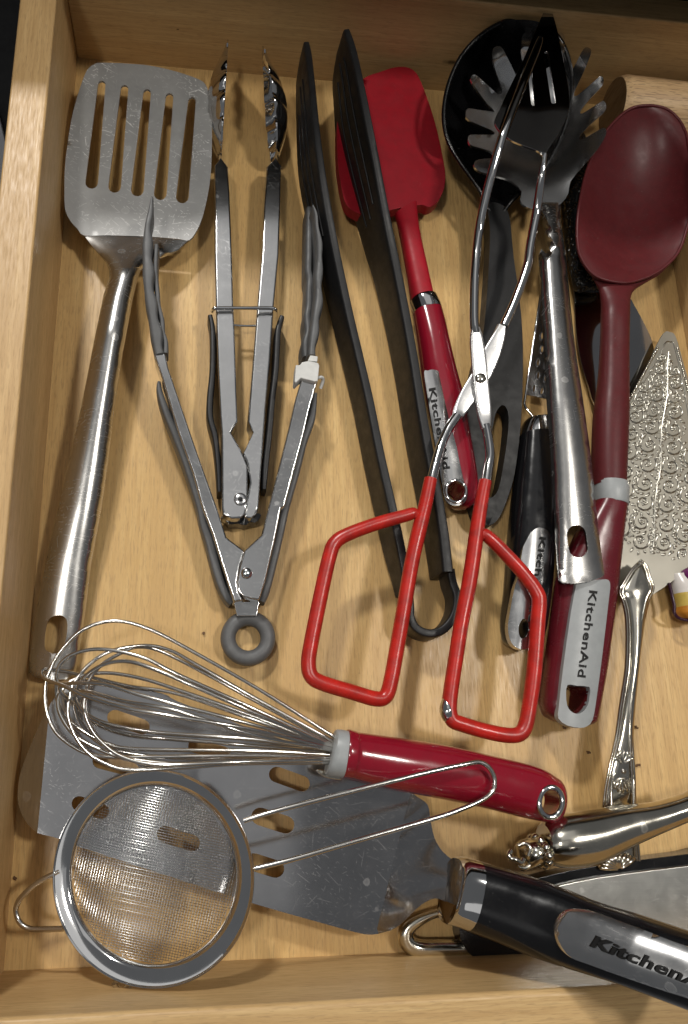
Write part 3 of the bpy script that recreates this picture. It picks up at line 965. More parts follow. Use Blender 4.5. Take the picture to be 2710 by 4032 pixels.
tube(t, 'handle_loop', M['red_vinyl'], [(1912, 1893, 3.42, 0.324), (1892, 2000, 3.35, 0.348), (1873, 2128, 3.25, 0.372), (1850, 2287, 3.15, 0.372), (1818, 2450, 3.1, 0.360), (1793, 2606, 3.05, 0.360), (1776, 2720, 3.0, 0.360), (1770, 2790, 3.0, 0.360), (1782, 2835, 3.0, 0.360), (1820, 2852, 3.0, 0.360),
                                       (1900, 2876, 3.0, 0.360), (1984, 2894, 3.0, 0.360), (2040, 2893, 3.0, 0.360), (2068, 2862, 3.0, 0.360), (2085, 2780, 3.0, 0.360), (2104, 2640, 3.05, 0.372), (2118, 2450, 3.1, 0.372), (2124, 2370, 3.1, 0.372), (2112, 2328, 3.1, 0.372), (2062, 2258, 3.1, 0.360), (1990, 2180, 3.15, 0.348), (1935, 2125, 3.2, 0.336), (1905, 2105, 3.25, 0.312), (1880, 2122, 3.25, .2)], r, 14)
tube(t, 'handle_loop', M['red_vinyl'], [(1697, 1885, 3.35, 0.324), (1675, 1990, 3.3, 0.348), (1650, 2090, 3.25, 0.372), (1622, 2215, 3.2, 0.360), (1590, 2400, 3.15, 0.360), (1562, 2560, 3.1, 0.360), (1540, 2680, 3.1, 0.360), (1520, 2740, 3.1, 0.360), (1480, 2752, 3.1, 0.360), (1385, 2725, 3.1, 0.360), (1270, 2690, 3.1, 0.360), (1226, 2662, 3.1, 0.360), (1215, 2610, 3.1, 0.360),
                                       (1226, 2530, 3.1, 0.360), (1262, 2350, 3.1, 0.360), (1298, 2190, 3.1, 0.360), (1322, 2135, 3.1, 0.360), (1375, 2102, 3.15, 0.348), (1480, 2063, 3.2, 0.336), (1590, 2032, 3.22, 0.324), (1630, 2022, 3.25, 0.300), (1640, 2040, 3.25, .2)], r, 14)
tube(t, 'bare_metal', M['chrome'], [(1763, 2755, 3.0, .26), (1761, 2790, 3.02, .36), (1767, 2815, 3.0, .37), (1777, 2834, 2.98, .3)], .3, 10)
bl = q([(710, 28), (735, 90), (765, 200), (790, 330), (818, 470), (834, 590), (828, 690), (800, 765), (745, 860), (692, 935), (676, 960), (640, 930), (560, 900), (470, 860), (400, 800), (375, 740), (420, 640), (480, 510), (545, 380), (600, 250), (650, 130), (690, 50)])
zb = lambda u, v: interp([(20, 6.2), (200, 6.28), (400, 6.36), (610, 6.42)], v) + 0.04 * abs((u - 2140) / 60)
plate(t, 'slotted_blade', M['mirror'], bl, zb, 0.13, [pill(*q([(692, 330), (738, 625)]), 9, 6), pill(*q([(590, 420), (612, 640)]), 8, 6), pill(*q([(512, 730), (530, 960)]), 4, 5)][:2], 30, 3, 0, 0.03)

# ================================================================ zester
t = thing('zester_grater', 'narrow steel zester with punched holes, black handle and chrome name plate', 'grater', P(2090, 1900, 0))
ol = [(2072, 1553), (2088, 1440), (2104, 1330), (2122, 1220), (2140, 1100), (2158, 980), (2195, 970), (2205, 1100), (2208, 1300), (2212, 1480), (2212, 1582), (2160, 1572), (2110, 1562)]
hl = []
y = 1530
k = 0
while y > 1010:
    l = interp([(970, 2160), (1553, 2072)], y)
    for j, x in enumerate((l + 28, l + 58, l + 88)):
        hl.append(ell(x + (8 if k % 2 else 0), y + 10 * j, 6.5, 15, 0.12, 8))
    y -= 52
    k += 1
hl = [h for h in hl if all(inside(p_, ol) for p_ in h)]
plate(t, 'blade', M['steel'], ol, 1.5, 0.1, hl, None, 0, 0, 0.02)
vs, fs = [], []
for h in hl:
    c_ = [P(x, y_, 1.54) for x, y_ in h]
    tube_geo(c_, 0.035, 5, True, vs, fs)
mesh_obj('hole_burrs', vs, fs, M['steel'], t, 60)
tube(t, 'wire_frame', M['chrome'], [(2160, 960, 1.5), (2120, 1220, 1.5), (2071, 1550, 1.5), (2066, 1585, 1.4), (2072, 1605, 1.3), (2095, 1635, 1.3), (2120, 1665, 1.3)], 0.07, 8, False, 4)
loft(t, 'collar', M['chrome'], [(2070, 1655, 2165, 1650, 1.3, .75), (2060, 1672, 2167, 1668, 1.3, .85), (2053, 1700, 2168, 1695, 1.3, .92), (2049, 1716, 2168, 1710, 1.3, .95)], 28, 2.4, 0)
hb = loft(t, 'handle', M['black_gloss'], [(2047, 1716, 2170, 1710, 1.3, .94), (2038, 1800, 2174, 1796, 1.3, 1.0), (2016, 2000, 2179, 2000, 1.3, 1.1), (2003, 2128, 2178, 2130, 1.3, 1.1), (1990, 2319, 2168, 2300, 1.3, 1.1), (1976, 2446, 2150, 2440, 1.3, 1.05), (1980, 2500, 2138, 2505, 1.3, .95)], 32, 2.5, 4, 0, 40, None, (None, 0.7))
npz = q2([(640, 122), (600, 150), (565, 210), (545, 260), (525, 400), (495, 500), (468, 640), (455, 740), (475, 830), (530, 872), (590, 860), (630, 780), (650, 640), (665, 480), (695, 440), (712, 330), (722, 200), (712, 150), (680, 128)])


def zz(u, v):
    s = (u - interp([(2080, 2108), (2290, 2090), (2550, 2058)], v)) / 66
    return 2.58 - 0.26 * s * s


plate(t, 'name_plate', M['name_chrome'], npz, zz, 0.4, [q2(ell(552, 745, 30, 62, 0.1, 14))], 18, 3, 2, 0.03)
cut(hb, q2(ell(552, 745, 33, 66, 0.1, 24)), -1, 6, 2.4)
a, b = q2([(655, 178), (585, 700)])
lettering(t, 'lettering', M['ink'], 'KitchenAid', a, b, 25, zz, 0.018, 0.05)

# ================================================================ steel server blade with pebbled black handle, under the spoon
t = thing('pie_server', 'dark mirror steel blade with pebbled black handle lying under the maroon spoon', 'server', P(2400, 1300, 0))
plate(t, 'blade', M['mirror'], [(2250, 1000), (2262, 1150), (2267, 1266), (2273, 1336), (2291, 1434), (2318, 1519), (2340, 1588), (2400, 1680), (2470, 1700), (2540, 1620), (2582, 1500), (2575, 1368), (2540, 1278), (2483, 1173), (2440, 1090), (2380, 1000)], lambda u, v: 0.62 + 0.12 * ((2420 - u) / 150), 0.12, (), 40, 3, 0, 0.03)
loft(t, 'handle', M['pebbled'], [(2205, 560, 2300, 555, 1.5, .7), (2215, 700, 2325, 690, 1.5, .8), (2225, 850, 2330, 840, 1.5, .8), (2238, 1000, 2340, 990, 1.5, .7), (2262, 1130, 2400, 1120, 1.4, .5)], 28, 2.6, 4, 0, 40, None, (0.6, 0.4))

# ================================================================ maroon spoon
t = thing('maroon_spoon', 'large maroon nylon spoon with grey band, red handle and grey name plate', 'spoon', P(2400, 1500, 0))
rs = [(2539, 415), (2462, 440), (2386, 517), (2341, 593), (2303, 702), (2279, 829), (2274, 925), (2284, 1000), (2322, 1064), (2367, 1096), (2443, 1112), (2507, 1105), (2590, 1070), (2667, 1000), (2705, 900), (2725, 800), (2722, 680), (2700, 520), (2635, 434)]


def zsp(u, v):
    c, s_ = math.cos(0.08), math.sin(0.08)
    x, y = u - 2500, v - 763
    du, dv = (x * c + y * s_) / 226, (y * c - x * s_) / 350
    r = min(1, du * du + dv * dv)
    return 3.6 - 1.5 * (1 - r) + 0.0015 * (760 - v)


plate(t, 'bowl', M['maroon'], rs, zsp, 0.22, (), 30, 4, 0, 0)
tube(t, 'bowl_rim', M['maroon'], [(u, v, zsp(u, v) + 0.0) for u, v in rs], 0.09, 10, True, 4)
loft(t, 'neck', M['maroon'], [(2310, 1055, 2640, 1040, 2.6, .12), (2328, 1085, 2595, 1083, 2.6, .2), (2345, 1112, 2545, 1112, 2.6, .3), (2362, 1145, 2500, 1142, 2.62, .4), (2369, 1190, 2482, 1175, 2.65, .5), (2370, 1250, 2477, 1245, 2.7, .6), (2366, 1380, 2474, 1380, 2.5, .65), (2358, 1500, 2474, 1500, 2.4, .72),
                              (2341, 1640, 2472, 1640, 2.3, .85), (2336, 1800, 2464, 1800, 2.2, .9), (2336, 1912, 2458, 1918, 2.1, .95)], 28, 2.2)
loft(t, 'grey_band', M['grey_plate'], [(2338, 1898, 2460, 1912, 2.1, .98), (2338, 1905, 2466, 1930, 2.1, 1.02), (2344, 1976, 2464, 1998, 2.05, 1.03), (2344, 1980, 2462, 2002, 2.05, 1.0)], 28, 2.3, 0)
hb = loft(t, 'handle', M['maroon_gloss'], [(2335, 1975, 2458, 1998, 2.05, .98), (2290, 2060, 2450, 2070, 2.0, 1.0), (2210, 2240, 2432, 2250, 1.8, 1.0), (2192, 2306, 2424, 2330, 1.7, 1.0), (2169, 2478, 2404, 2480, 1.6, 1.0), (2144, 2640, 2382, 2640, 1.5, 1.0), (2130, 2755, 2354, 2790, 1.5, .98), (2138, 2800, 2345, 2835, 1.5, .9)], 32, 2.7, 4, 0, 40, None, (None, 0.45))
pp = q2([(882, 462), (980, 448), (1060, 440), (1084, 455), (1088, 490), (1080, 560), (1040, 900), (1000, 1200), (978, 1310), (945, 1348), (900, 1358), (820, 1342), (768, 1300), (770, 1230), (795, 1000), (845, 640), (875, 490)])


def zpp(u, v):
    s = (u - interp([(2290, 2330), (2860, 2262)], v)) / 80
    return 2.90 - 0.2 * s * s - 0.0003 * (v - 2290)


dh = q2([(825, 1092), (880, 1098), (960, 1106), (960, 1160), (950, 1215), (920, 1258), (880, 1272), (845, 1255), (822, 1220), (815, 1150)])
plate(t, 'name_plate', M['grey_plate'], pp, zpp, 0.4, [dh], 18, 2, 2, 0.03)
cut(hb, cat(dh, 3, True), -1, 6, 2.7)
a, b = q2([(962, 508), (888, 1042)])
lettering(t, 'lettering', M['ink'], 'KitchenAid', a, b, 32, zpp, 0.018, 0.04)

# ================================================================ ornate cake server
t = thing('cake_server', 'silver cake server with engraved scrolls, beaded edge and a shell patterned handle', 'cake server', P(2500, 2300, 0))
sv = [(2615, 1310), (2640, 1307), (2662, 1325), (2690, 1420), (2725, 1560), (2755, 1800), (2757, 2050), (2740, 2180), (2700, 2245), (2650, 2288), (2580, 2336), (2540, 2350), (2470, 2335), (2436, 2300), (2420, 2150), (2430, 1900), (2448, 1640), (2480, 1562), (2540, 1467), (2580, 1375)]
zc_ = 1.15
plate(t, 'blade', M['silver_matte'], sv, zc_, 0.14, (), None, 4, 0, 0.04)
vs, fs = [], []


def bead(u, v, z, r_, vs, fs):
    c0 = P(u, v, z)
    st = []
    for k in range(4):
        an = k / 3 * math.pi / 2
        st.append((c0 + V((0, 0, r_ * math.sin(an))), V((r_ * max(.05, math.cos(an)), 0, 0)), V((0, r_ * max(.05, math.cos(an)), 0))))
    ring_geo(st, 7, 2, vs, fs)


for i in range(27):
    s = i / 26
    bead(2584 - 112 * s + 5, 1372 + 205 * s, zc_, 0.1, vs, fs)
for i in range(25):
    s = i / 24
    bead(2672 + 50 * s - 5, 1375 + 190 * s, zc_, 0.1, vs, fs)
mesh_obj('beaded_edge', vs, fs, M['silver'], t, 60)
# engraved scrollwork: raised curls and leaves
vs, fs = [], []
rnd = random.Random(3)
inner = [(2617, 1345), (2640, 1345), (2668, 1430), (2700, 1570), (2728, 1800), (2730, 2050), (2700, 2190), (2640, 2260), (2590, 2180), (2500, 2195), (2440, 2170), (2435, 2000), (2440, 1800), (2470, 1620), (2525, 1510), (2590, 1400)]


def curl(u, v, r0, a0, turns, sgn, w):
    pts = []
    n = 20
    for i in range(n + 1):
        s = i / n
        rr = r0 * (1 - 0.88 * s)
        an = a0 + sgn * s * turns * 2 * math.pi
        pts.append((u + rr * math.cos(an), v + rr * math.sin(an)))
    pp_ = [P(x, y_, zc_ - 0.012) for x, y_ in pts if inside((x, y_), inner)]
    if len(pp_) > 4:
        tube_geo(pp_, w, 6, False, vs, fs)


def leaf(u, v, l, an, w):
    pts = []
    for i in range(6):
        s = i / 5
        pts.append((u + l * s * math.cos(an + 0.5 * s), v + l * s * math.sin(an + 0.5 * s)))
    if not (inside(pts[0], inner) and inside(pts[-1], inner)):
        return
    rr = [w * (0.35 + math.sin(math.pi * (0.1 + 0.85 * i / 5))) for i in range(6)]
    tube_geo([P(x, y_, zc_ - 0.02) for x, y_ in pts], rr, 6, False, vs, fs)


# mirrored scrolls on both sides of a middle stem, from the tip down to the handle
A_, B_ = V((2641, 1340)), V((2560, 2235))
ax_ = (B_ - A_).normalized()
nx_ = V((-ax_.y, ax_.x))
len_ = (B_ - A_).length
base_an = math.atan2(ax_.y, ax_.x)


def at_(t_, off):
    p_ = A_ + ax_ * t_ + nx_ * off
    return p_.x, p_.y


tube_geo([P(*at_(d_, 5 * math.sin(d_ / 45)), zc_ + 0.0) for d_ in range(45, int(len_) - 70, 9)], 0.06, 6, False, vs, fs)
d_ = 70
row = 0
while d_ < len_ - 60:
    r0 = min(38, 20 + d_ * 0.045)
    off = r0 * 1.25
    col_ = 0
    while off < 175:
        for sg in (-1, 1):
            u_, v_ = at_(d_ + (0.9 * r0 if col_ % 2 else 0), sg * off)
            if not inside((u_, v_), inner):
                continue
            a0 = base_an + sg * (-2.3 if (row + col_) % 2 else 2.6)
            tw = sg if (row + col_) % 2 else -sg
            curl(u_, v_, r0, a0, 1.45, tw, 0.062)
            for k in range(9):
                an = a0 + tw * (k * 0.6 + 0.1)
                leaf(u_ + r0 * 1.03 * math.cos(an), v_ + r0 * 1.03 * math.sin(an), 15 + 4 * (k % 3), an - tw * 0.8, 0.062)
            for k in range(5):
                an = a0 + k * 1.26
                leaf(u_ + 3 * math.cos(an), v_ + 3 * math.sin(an), 10, an, 0.055)
        off += r0 * 2.1
        col_ += 1
    for sg in (-1, 1):
        for k in range(3):
            u_, v_ = at_(d_ + r0 + 8 * k, sg * 4)
            leaf(u_, v_, 24 - 4 * k, base_an + math.pi + sg * (0.5 + 0.4 * k), 0.06)
    d_ += r0 * 2.0
    row += 1
# plain line that frames the pattern
tube_geo([P(u, v, zc_ - 0.005) for u, v in cat([(2600, 1400), (2619, 1352), (2640, 1346), (2655, 1362), (2682, 1470), (2712, 1640), (2735, 1850), (2735, 2060)], 6)], 0.045, 6, False, vs, fs)
tube_geo([P(u, v, zc_ - 0.005) for u, v in cat([(2606, 1385), (2570, 1450), (2530, 1515), (2490, 1590), (2466, 1660), (2448, 1800), (2440, 1950), (2436, 2100)], 6)], 0.045, 6, False, vs, fs)
ob = mesh_obj('engraving', vs, fs, M['silver_relief'], t, 60)
ob['kind'] = 'stuff'
q7 = R(2250, 2150, 1.796)
Lh = [(2522, 2204), (2490, 2238), (2458, 2288), (2438, 2330), (2450, 2362), (2463, 2417), (2468, 2506), (2466, 2600), (2461, 2660), (2440, 2790), (2424, 2902), (2392, 3041), (2372, 3180), (2378, 3300), (2410, 3400)]
Rh = [(2524, 2204), (2548, 2225), (2562, 2270), (2577, 2318), (2558, 2362), (2536, 2456), (2528, 2506), (2518, 2580), (2512, 2640), (2498, 2790), (2493, 2902), (2502, 3050), (2506, 3175), (2515, 3300), (2522, 3390)]
zsv = [2.0, 2.0, 2.0, 2.0, 2.0, 2.05, 2.1, 2.15, 2.15, 2.1, 2.0, 1.8, 1.5, 1.2, 1.0]
loft(t, 'handle', M['silver'], [(l[0], l[1], r_[0], r_[1], z_, h_) for l, r_, z_, h_ in zip(Lh, Rh, zsv, [.1, .25, .35, .42, .42, .42, .42, .42, .42, .4, .36, .32, .3, .3, .25])], 24, 2.2)
for tab, sg in ((Lh, 1), (Rh, -1)):
    for off, rad in ((4, .07), (13, .055)):
        tube(t, 'moulded_edge', M['silver'], [(u + sg * off, v + (off if i < 1 else 0), z_ + (0.22 if off < 6 else 0.36)) for i, ((u, v), z_) in enumerate(zip(tab, zsv))], rad, 8, False, 3)
# palmette ornament
vs, fs = [], []
for (cu_, cv_, dirn, n_, ln) in ((2455, 3010, -1, 7, 62), (2452, 3060, 1, 7, 66)):
    for i in range(n_):
        an = -math.pi / 2 * dirn * -1 + (i - (n_ - 1) / 2) * 0.32
        l_ = ln * (1 - 0.05 * abs(i - (n_ - 1) / 2))
        pts = [P(cu_ + l_ * s * math.cos(an), cv_ + l_ * s * math.sin(an), 2.16 + 0.05 * s - (0.3 if dirn > 0 else 0) * s) for s in (0.1, 0.4, 0.7, 0.9, 1)]
        tube_geo(pts, [.03, .07, .09, .085, .03], 7, False, vs, fs)
for du_ in (-45, 45):
    tube_geo([P(x, y_, 2.0) for x, y_ in cat([(2452 + du_ * .3, 3035), (2452 + du_ * .9, 3060), (2452 + du_, 3110), (2452 + du_ * .95, 3170)], 4)], .07, 7, False, vs, fs)
bead(2453, 3036, 2.05, .16, vs, fs)
mesh_obj('palmette', vs, fs, M['silver'], t, 60)
vs, fs = [], []
for i in range(9):
    an = math.pi + (i + .5) / 9 * math.pi * 0.8
    l_ = 85
    pts = [P(2440 + l_ * s * math.cos(an), 3425 + l_ * s * math.sin(an) * .8, 1.35 + .1 * math.sin(s * 3)) for s in (.1, .4, .7, .92, 1)]
    tube_geo(pts, [.05, .1, .13, .12, .04], 7, False, vs, fs)
mesh_obj('shell', vs, fs, M['silver'], t, 60)

# ================================================================ silver hollow handle, lower right
t = thing('silver_handle', 'smooth bulging silver cutlery handle with an ornate capped end, lying over the cake server', 'cutlery', P(2400, 3300, 0))
loft(t, 'handle', M['silver'], [(2150, 3395, 2137, 3245, 2.7, .95), (2180, 3410, 2160, 3225, 2.7, 1.15), (2245, 3418, 2215, 3205, 2.75, 1.22), (2348, 3402, 2330, 3188, 2.8, 1.15), (2475, 3340, 2440, 3172, 2.9, 1.0), (2603, 3282, 2570, 3158, 3.0, .85), (2720, 3232, 2690, 3125, 3.1, .78), (2800, 3195, 2770, 3085, 3.2, .75)], 32, 2)
loft(t, 'collar', M['silver'], [(2125, 3400, 2092, 3308, 2.5, .7), (2133, 3415, 2095, 3298, 2.5, .95), (2148, 3415, 2108, 3290, 2.5, 1.05), (2158, 3405, 2125, 3292, 2.5, .95)], 24, 2, 3)
vs, fs = [], []
for i in range(11):
    an = i / 11 * 2 * math.pi
    c0 = (P(2140, 3405, 2.5) + P(2108, 3300, 2.5)) / 2
    ax = (P(2108, 3300, 2.5) - P(2140, 3405, 2.5)) / 2
    p_ = c0 + ax * math.cos(an) * 1.05 + V((0, 0, 1.05 * math.sin(an)))
    st = []
    for k in range(7):
        b_ = -math.pi / 2 + k / 6 * math.pi
        st.append((p_ + V((0, 0, .2 * math.sin(b_))), V((.2 * max(.05, math.cos(b_)), 0, 0)), V((0, .2 * max(.05, math.cos(b_)), 0))))
    ring_geo(st, 10, 2, vs, fs)
mesh_obj('beads', vs, fs, M['silver'], t, 60)
loft(t, 'end_cap', M['silver'], [(2040, 3420, 2030, 3330, 2.3, .3), (2060, 3432, 2046, 3312, 2.3, .7), (2090, 3420, 2074, 3302, 2.4, .9), (2125, 3405, 2098, 3300, 2.45, .85)], 24, 2, 3)
tube(t, 'scroll', M['silver'], [(2012, 3352, 3.0), (2004, 3365, 3.1), (2012, 3380, 3.2), (2030, 3385, 3.25), (2052, 3398, 3.2), (2062, 3384, 3.1)], .13, 9)
tube(t, 'scroll', M['silver'], [(2040, 3330, 3.0), (2068, 3322, 3.1), (2088, 3340, 3.15), (2080, 3370, 3.15)], .1, 9)
tube(t, 'scroll', M['silver'], [(2042, 3410, 2.9), (2066, 3420, 3.0), (2086, 3408, 3.0)], .11, 9)

# ================================================================ painted ornament at the right edge
t = thing('painted_spreader', 'small glazed white, yellow and orange handle with a purple top at the right edge', 'spreader', P(2700, 2380, 0))
loft(t, 'white_body', M['white'], [(2640, 2262, 2760, 2262, .9, .5), (2645, 2300, 2765, 2300, .9, .7), (2652, 2340, 2775, 2340, .9, .8)], 24, 2.4)
loft(t, 'yellow_band', M['yellow'], [(2652, 2340, 2775, 2340, .9, .81), (2662, 2378, 2780, 2378, .9, .82), (2664, 2392, 2780, 2392, .9, .82)], 24, 2.4)
loft(t, 'orange_base', M['orange'], [(2664, 2392, 2780, 2392, .9, .83), (2662, 2415, 2785, 2415, .9, .85), (2680, 2434, 2780, 2434, .9, .7)], 24, 2.4, 4, 0, 40, None, (None, .15))
tube(t, 'painted_outline', M['outline'], [(2636, 2296, 1.2), (2645, 2335, 1.25), (2656, 2385, 1.25), (2656, 2412, 1.25), (2672, 2433, 1.2), (2710, 2443, 1.2), (2760, 2440, 1.2)], .09, 8)
loft(t, 'purple_top', M['purple'], [(2685, 2252, 2790, 2225, 1.2, .4), (2690, 2268, 2795, 2262, 1.3, .6), (2704, 2300, 2790, 2300, 1.3, .5)], 20, 2, 4, 0, 40, None, (.2, .3))

# ================================================================ wooden rolling pin, top right
t = thing('rolling_pin', 'pale beech rolling pin, its round end showing behind the maroon spoon', 'rolling pin', (34, 45.6, 0))
vs, fs = [], []
axis = V((1, -0.03, 0)).normalized()
side = V((0.03, 1, 0)).normalized()
RAD = 1.9
c0 = P(2412, 422, RAD)
st = []
for off, k in ((0.0, .02), (0.0, .92), (0.25, .97), (0.45, 1.0), (6, 1.0), (14, 1.0), (24, 1.0)):
    st.append((c0 + axis * off, side * RAD * k, V((0, 0, RAD * k))))
ring_geo(st, 56, 2, vs, fs)
mesh_obj('barrel', vs, fs, M['beech'], t, 25, 0.0)
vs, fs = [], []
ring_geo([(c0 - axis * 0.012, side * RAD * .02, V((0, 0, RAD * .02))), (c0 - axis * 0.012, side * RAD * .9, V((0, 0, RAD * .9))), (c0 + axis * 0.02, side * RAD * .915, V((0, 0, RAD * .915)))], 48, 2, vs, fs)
mesh_obj('shaded_end_grain', vs, fs, M['shaded_end_grain'], t, 25)

# ================================================================ big slotted turner with black handle
t = thing('large_turner', 'large mirror steel slotted turner with thick black handle across the bottom of the drawer', 'turner', P(900, 3100, 0))
bo = [(216, 2745), (250, 2700), (300, 2680), (338, 2674), (485, 2700), (640, 2730), (700, 2762), (890, 2832), (1057, 2893), (1250, 2955), (1400, 3010), (1560, 3080), (1644, 3138), (1685, 3170), (1696, 3230), (1712, 3300), (1745, 3355), (1800, 3398), (1860, 3440), (1830, 3560), (1790, 3570), (1730, 3540), (1690, 3545),
      (1644, 3576), (1590, 3630), (1542, 3662), (1465, 3681), (1395, 3670), (1242, 3628), (1100, 3588), (940, 3540), (700, 3462), (450, 3380), (300, 3330), (216, 3298), (147, 3279), (100, 3233), (74, 3172), (70, 3113), (83, 3036), (127, 2920), (177, 2808)]


def zlt(u, v):
    # front flange bends down to the left; the heel rises to the handle
    xb = interp([(2740, 205), (2785, 195), (3250, 150)], v)
    z = 1.5 + max(0, (800 - max(u, xb)) / 82 * 0.075)
    if u < xb:
        z -= (xb - u) / 62 * 0.36
    xh = interp([(3140, 1612), (3663, 1484)], v)
    if u > xh:
        k = (u - xh) / 100
        z += 0.66 * k + 0.10 * k * ((v - 3390) / 150) ** 2
    return max(0.2, z)


hs = [pill((452, 2825), (560, 2862), 30, 7), pill((768, 2938), (880, 2966), 27, 7), pill((1090, 3050), (1190, 3086), 31, 7), pill((392, 2998), (520, 3032), 28, 7), pill((312, 3165), (400, 3195), 30, 7), pill((1025, 3215), (1125, 3248), 35, 7), pill((1000, 3395), (1085, 3422), 35, 7), pill((650, 3285), (755, 3320), 33, 7)]
bo2 = cat(bo, 3, True)
plate(t, 'blade', M['scratched'], bo2, zlt, 0.13, hs, 26, 0, 0, 0, 14, None, [((1611, 3144), (1485, 3659)), ((203, 2752), (195, 2785)), ((195, 2785), (150, 3250))])
loft(t, 'collar', M['chrome'], [(1752, 3638, 1800, 3395, 3.9, .9), (1745, 3632, 1800, 3380, 4.0, 1.35), (1770, 3640, 1830, 3375, 4.15, 1.45), (1825, 3660, 1884, 3389, 4.4, 1.5)], 36, 2.6, 2)
loft(t, 'handle', M['black_gloss'], [(1824, 3661, 1883, 3388, 4.4, 1.47), (1960, 3712, 2020, 3430, 5.2, 1.5), (2093, 3767, 2156, 3472, 6.0, 1.5), (2260, 3820, 2348, 3548, 7.2, 1.5), (2411, 3868, 2530, 3603, 8.4, 1.5), (2710, 3978, 2760, 3680, 9.6, 1.5), (2900, 4050, 2950, 3750, 10.8, 1.5)], 40, 2.5)
q6 = R(1710, 3000)
kp = q6([(880, 912), (1000, 930), (1150, 985), (1300, 1040), (1450, 1100), (1568, 1142), (1800, 1230), (1800, 1550), (1568, 1462), (1450, 1425), (1300, 1375), (1100, 1305), (950, 1250), (850, 1212), (785, 1150), (755, 1070), (760, 990), (810, 930)])


def zk(u, v):
    # top of the sloping round handle
    ax_, ay_, bx_, by_ = 1850, 3525, 2760, 3830
    dx, dy = bx_ - ax_, by_ - ay_
    L_ = math.hypot(dx, dy)
    s = ((u - ax_) * dx + (v - ay_) * dy) / L_ / L_
    off = abs(-(u - ax_) * dy + (v - ay_) * dx) / L_ / 150
    return interp([(0, 4.5), (.2, 5.4), (.5, 7.4), (.7, 8.6), (1, 9.9), (1.3, 11)], s) + 1.5 * (max(0, 1 - min(1, off) ** 2.5)) ** .4 + 0.07


plate(t, 'name_plate', M['name_chrome'], kp, zk, 0.2, (), 24, 3, 0, 0.03)
a, b = q6([(965, 1140), (1790, 1460)])
lettering(t, 'lettering', M['ink'], 'KitchenAid', a, b, 50, zk, 0.022, 0.08, 0.12)

# ================================================================ black edged steel tool under the black handle
t = thing('flat_grater', 'flat brushed steel kitchen tool with black edging and a steel wire loop, lower right corner', 'kitchen tool', P(2300, 3600, 0))
plate(t, 'black_frame', M['black_gloss'], [(1830, 3590), (1950, 3520), (2120, 3458), (2350, 3410), (2710, 3363), (2900, 3340), (2900, 3640), (2600, 3750), (2100, 3768), (1900, 3772), (1850, 3755), (1815, 3700), (1812, 3640)], 1.25, 1.1, (), None, 3, 0, 0.12)
plate(t, 'steel_face', M['brushed'], [(1980, 3560), (2150, 3500), (2350, 3455), (2710, 3408), (2900, 3385), (2900, 3600), (2600, 3690), (2200, 3700), (2000, 3690), (1960, 3640)], 1.45, 0.25, (), None, 3, 0, 0.06)
tube(t, 'wire_loop', M['silver'], [(1740, 3590, .9, .2), (1690, 3605, .8, .22), (1640, 3628, .7, .3), (1605, 3655, .6, .36), (1597, 3690, .55, .4), (1615, 3720, .55, .4), (1660, 3737, .55, .4), (1740, 3737, .6, .4), (1850, 3736, .7, .36)], .3, 14)

# ================================================================ whisk
t = thing('whisk', 'steel balloon whisk with glossy red handle, grey collar and steel eyelet', 'whisk', P(1200, 2950, 0))
hb = loft(t, 'handle', M['red_gloss'], [(1345, 3062, 1368, 2878, 4.2, 1.0), (1350, 3064, 1374, 2872, 4.2, 1.08), (1385, 3070, 1405, 2880, 4.15, 1.06), (1400, 3073, 1420, 2884, 4.1, 1.0), (1555, 3112, 1590, 2908, 3.9, 1.05), (1730, 3146, 1770, 2938, 3.6, 1.08), (1901, 3181, 1940, 2976, 3.3, 1.08), (2080, 3225, 2115, 3020, 3.05, 1.0), (2165, 3240, 2190, 3062, 2.95, .85)], 36, 2.1, 4, 0, 40, None, (None, .62))
loft(t, 'collar', M['grey_plate'], [(1282, 3048, 1322, 2876, 4.2, .8), (1290, 3056, 1328, 2872, 4.2, .92), (1310, 3060, 1345, 2873, 4.2, .98), (1346, 3064, 1370, 2878, 4.2, 1.0)], 28, 2.3, 0)
plate(t, 'collar_chip', M['silver'], [(1252, 3030), (1280, 3035), (1345, 3062), (1340, 3072), (1290, 3064), (1262, 3050)], 3.6, .5, (), None, 2, 0, .05)
c_ = R(1710, 3000)(ell(720, 250, 72, 92, 0.1, 24))
tube(t, 'eyelet', M['chrome'], [(u, v, 3.98) for u, v in c_], .13, 10, True, 2)
cut(hb, R(1710, 3000)(ell(720, 250, 68, 88, 0.1, 28)), -1, 7, 3.95)
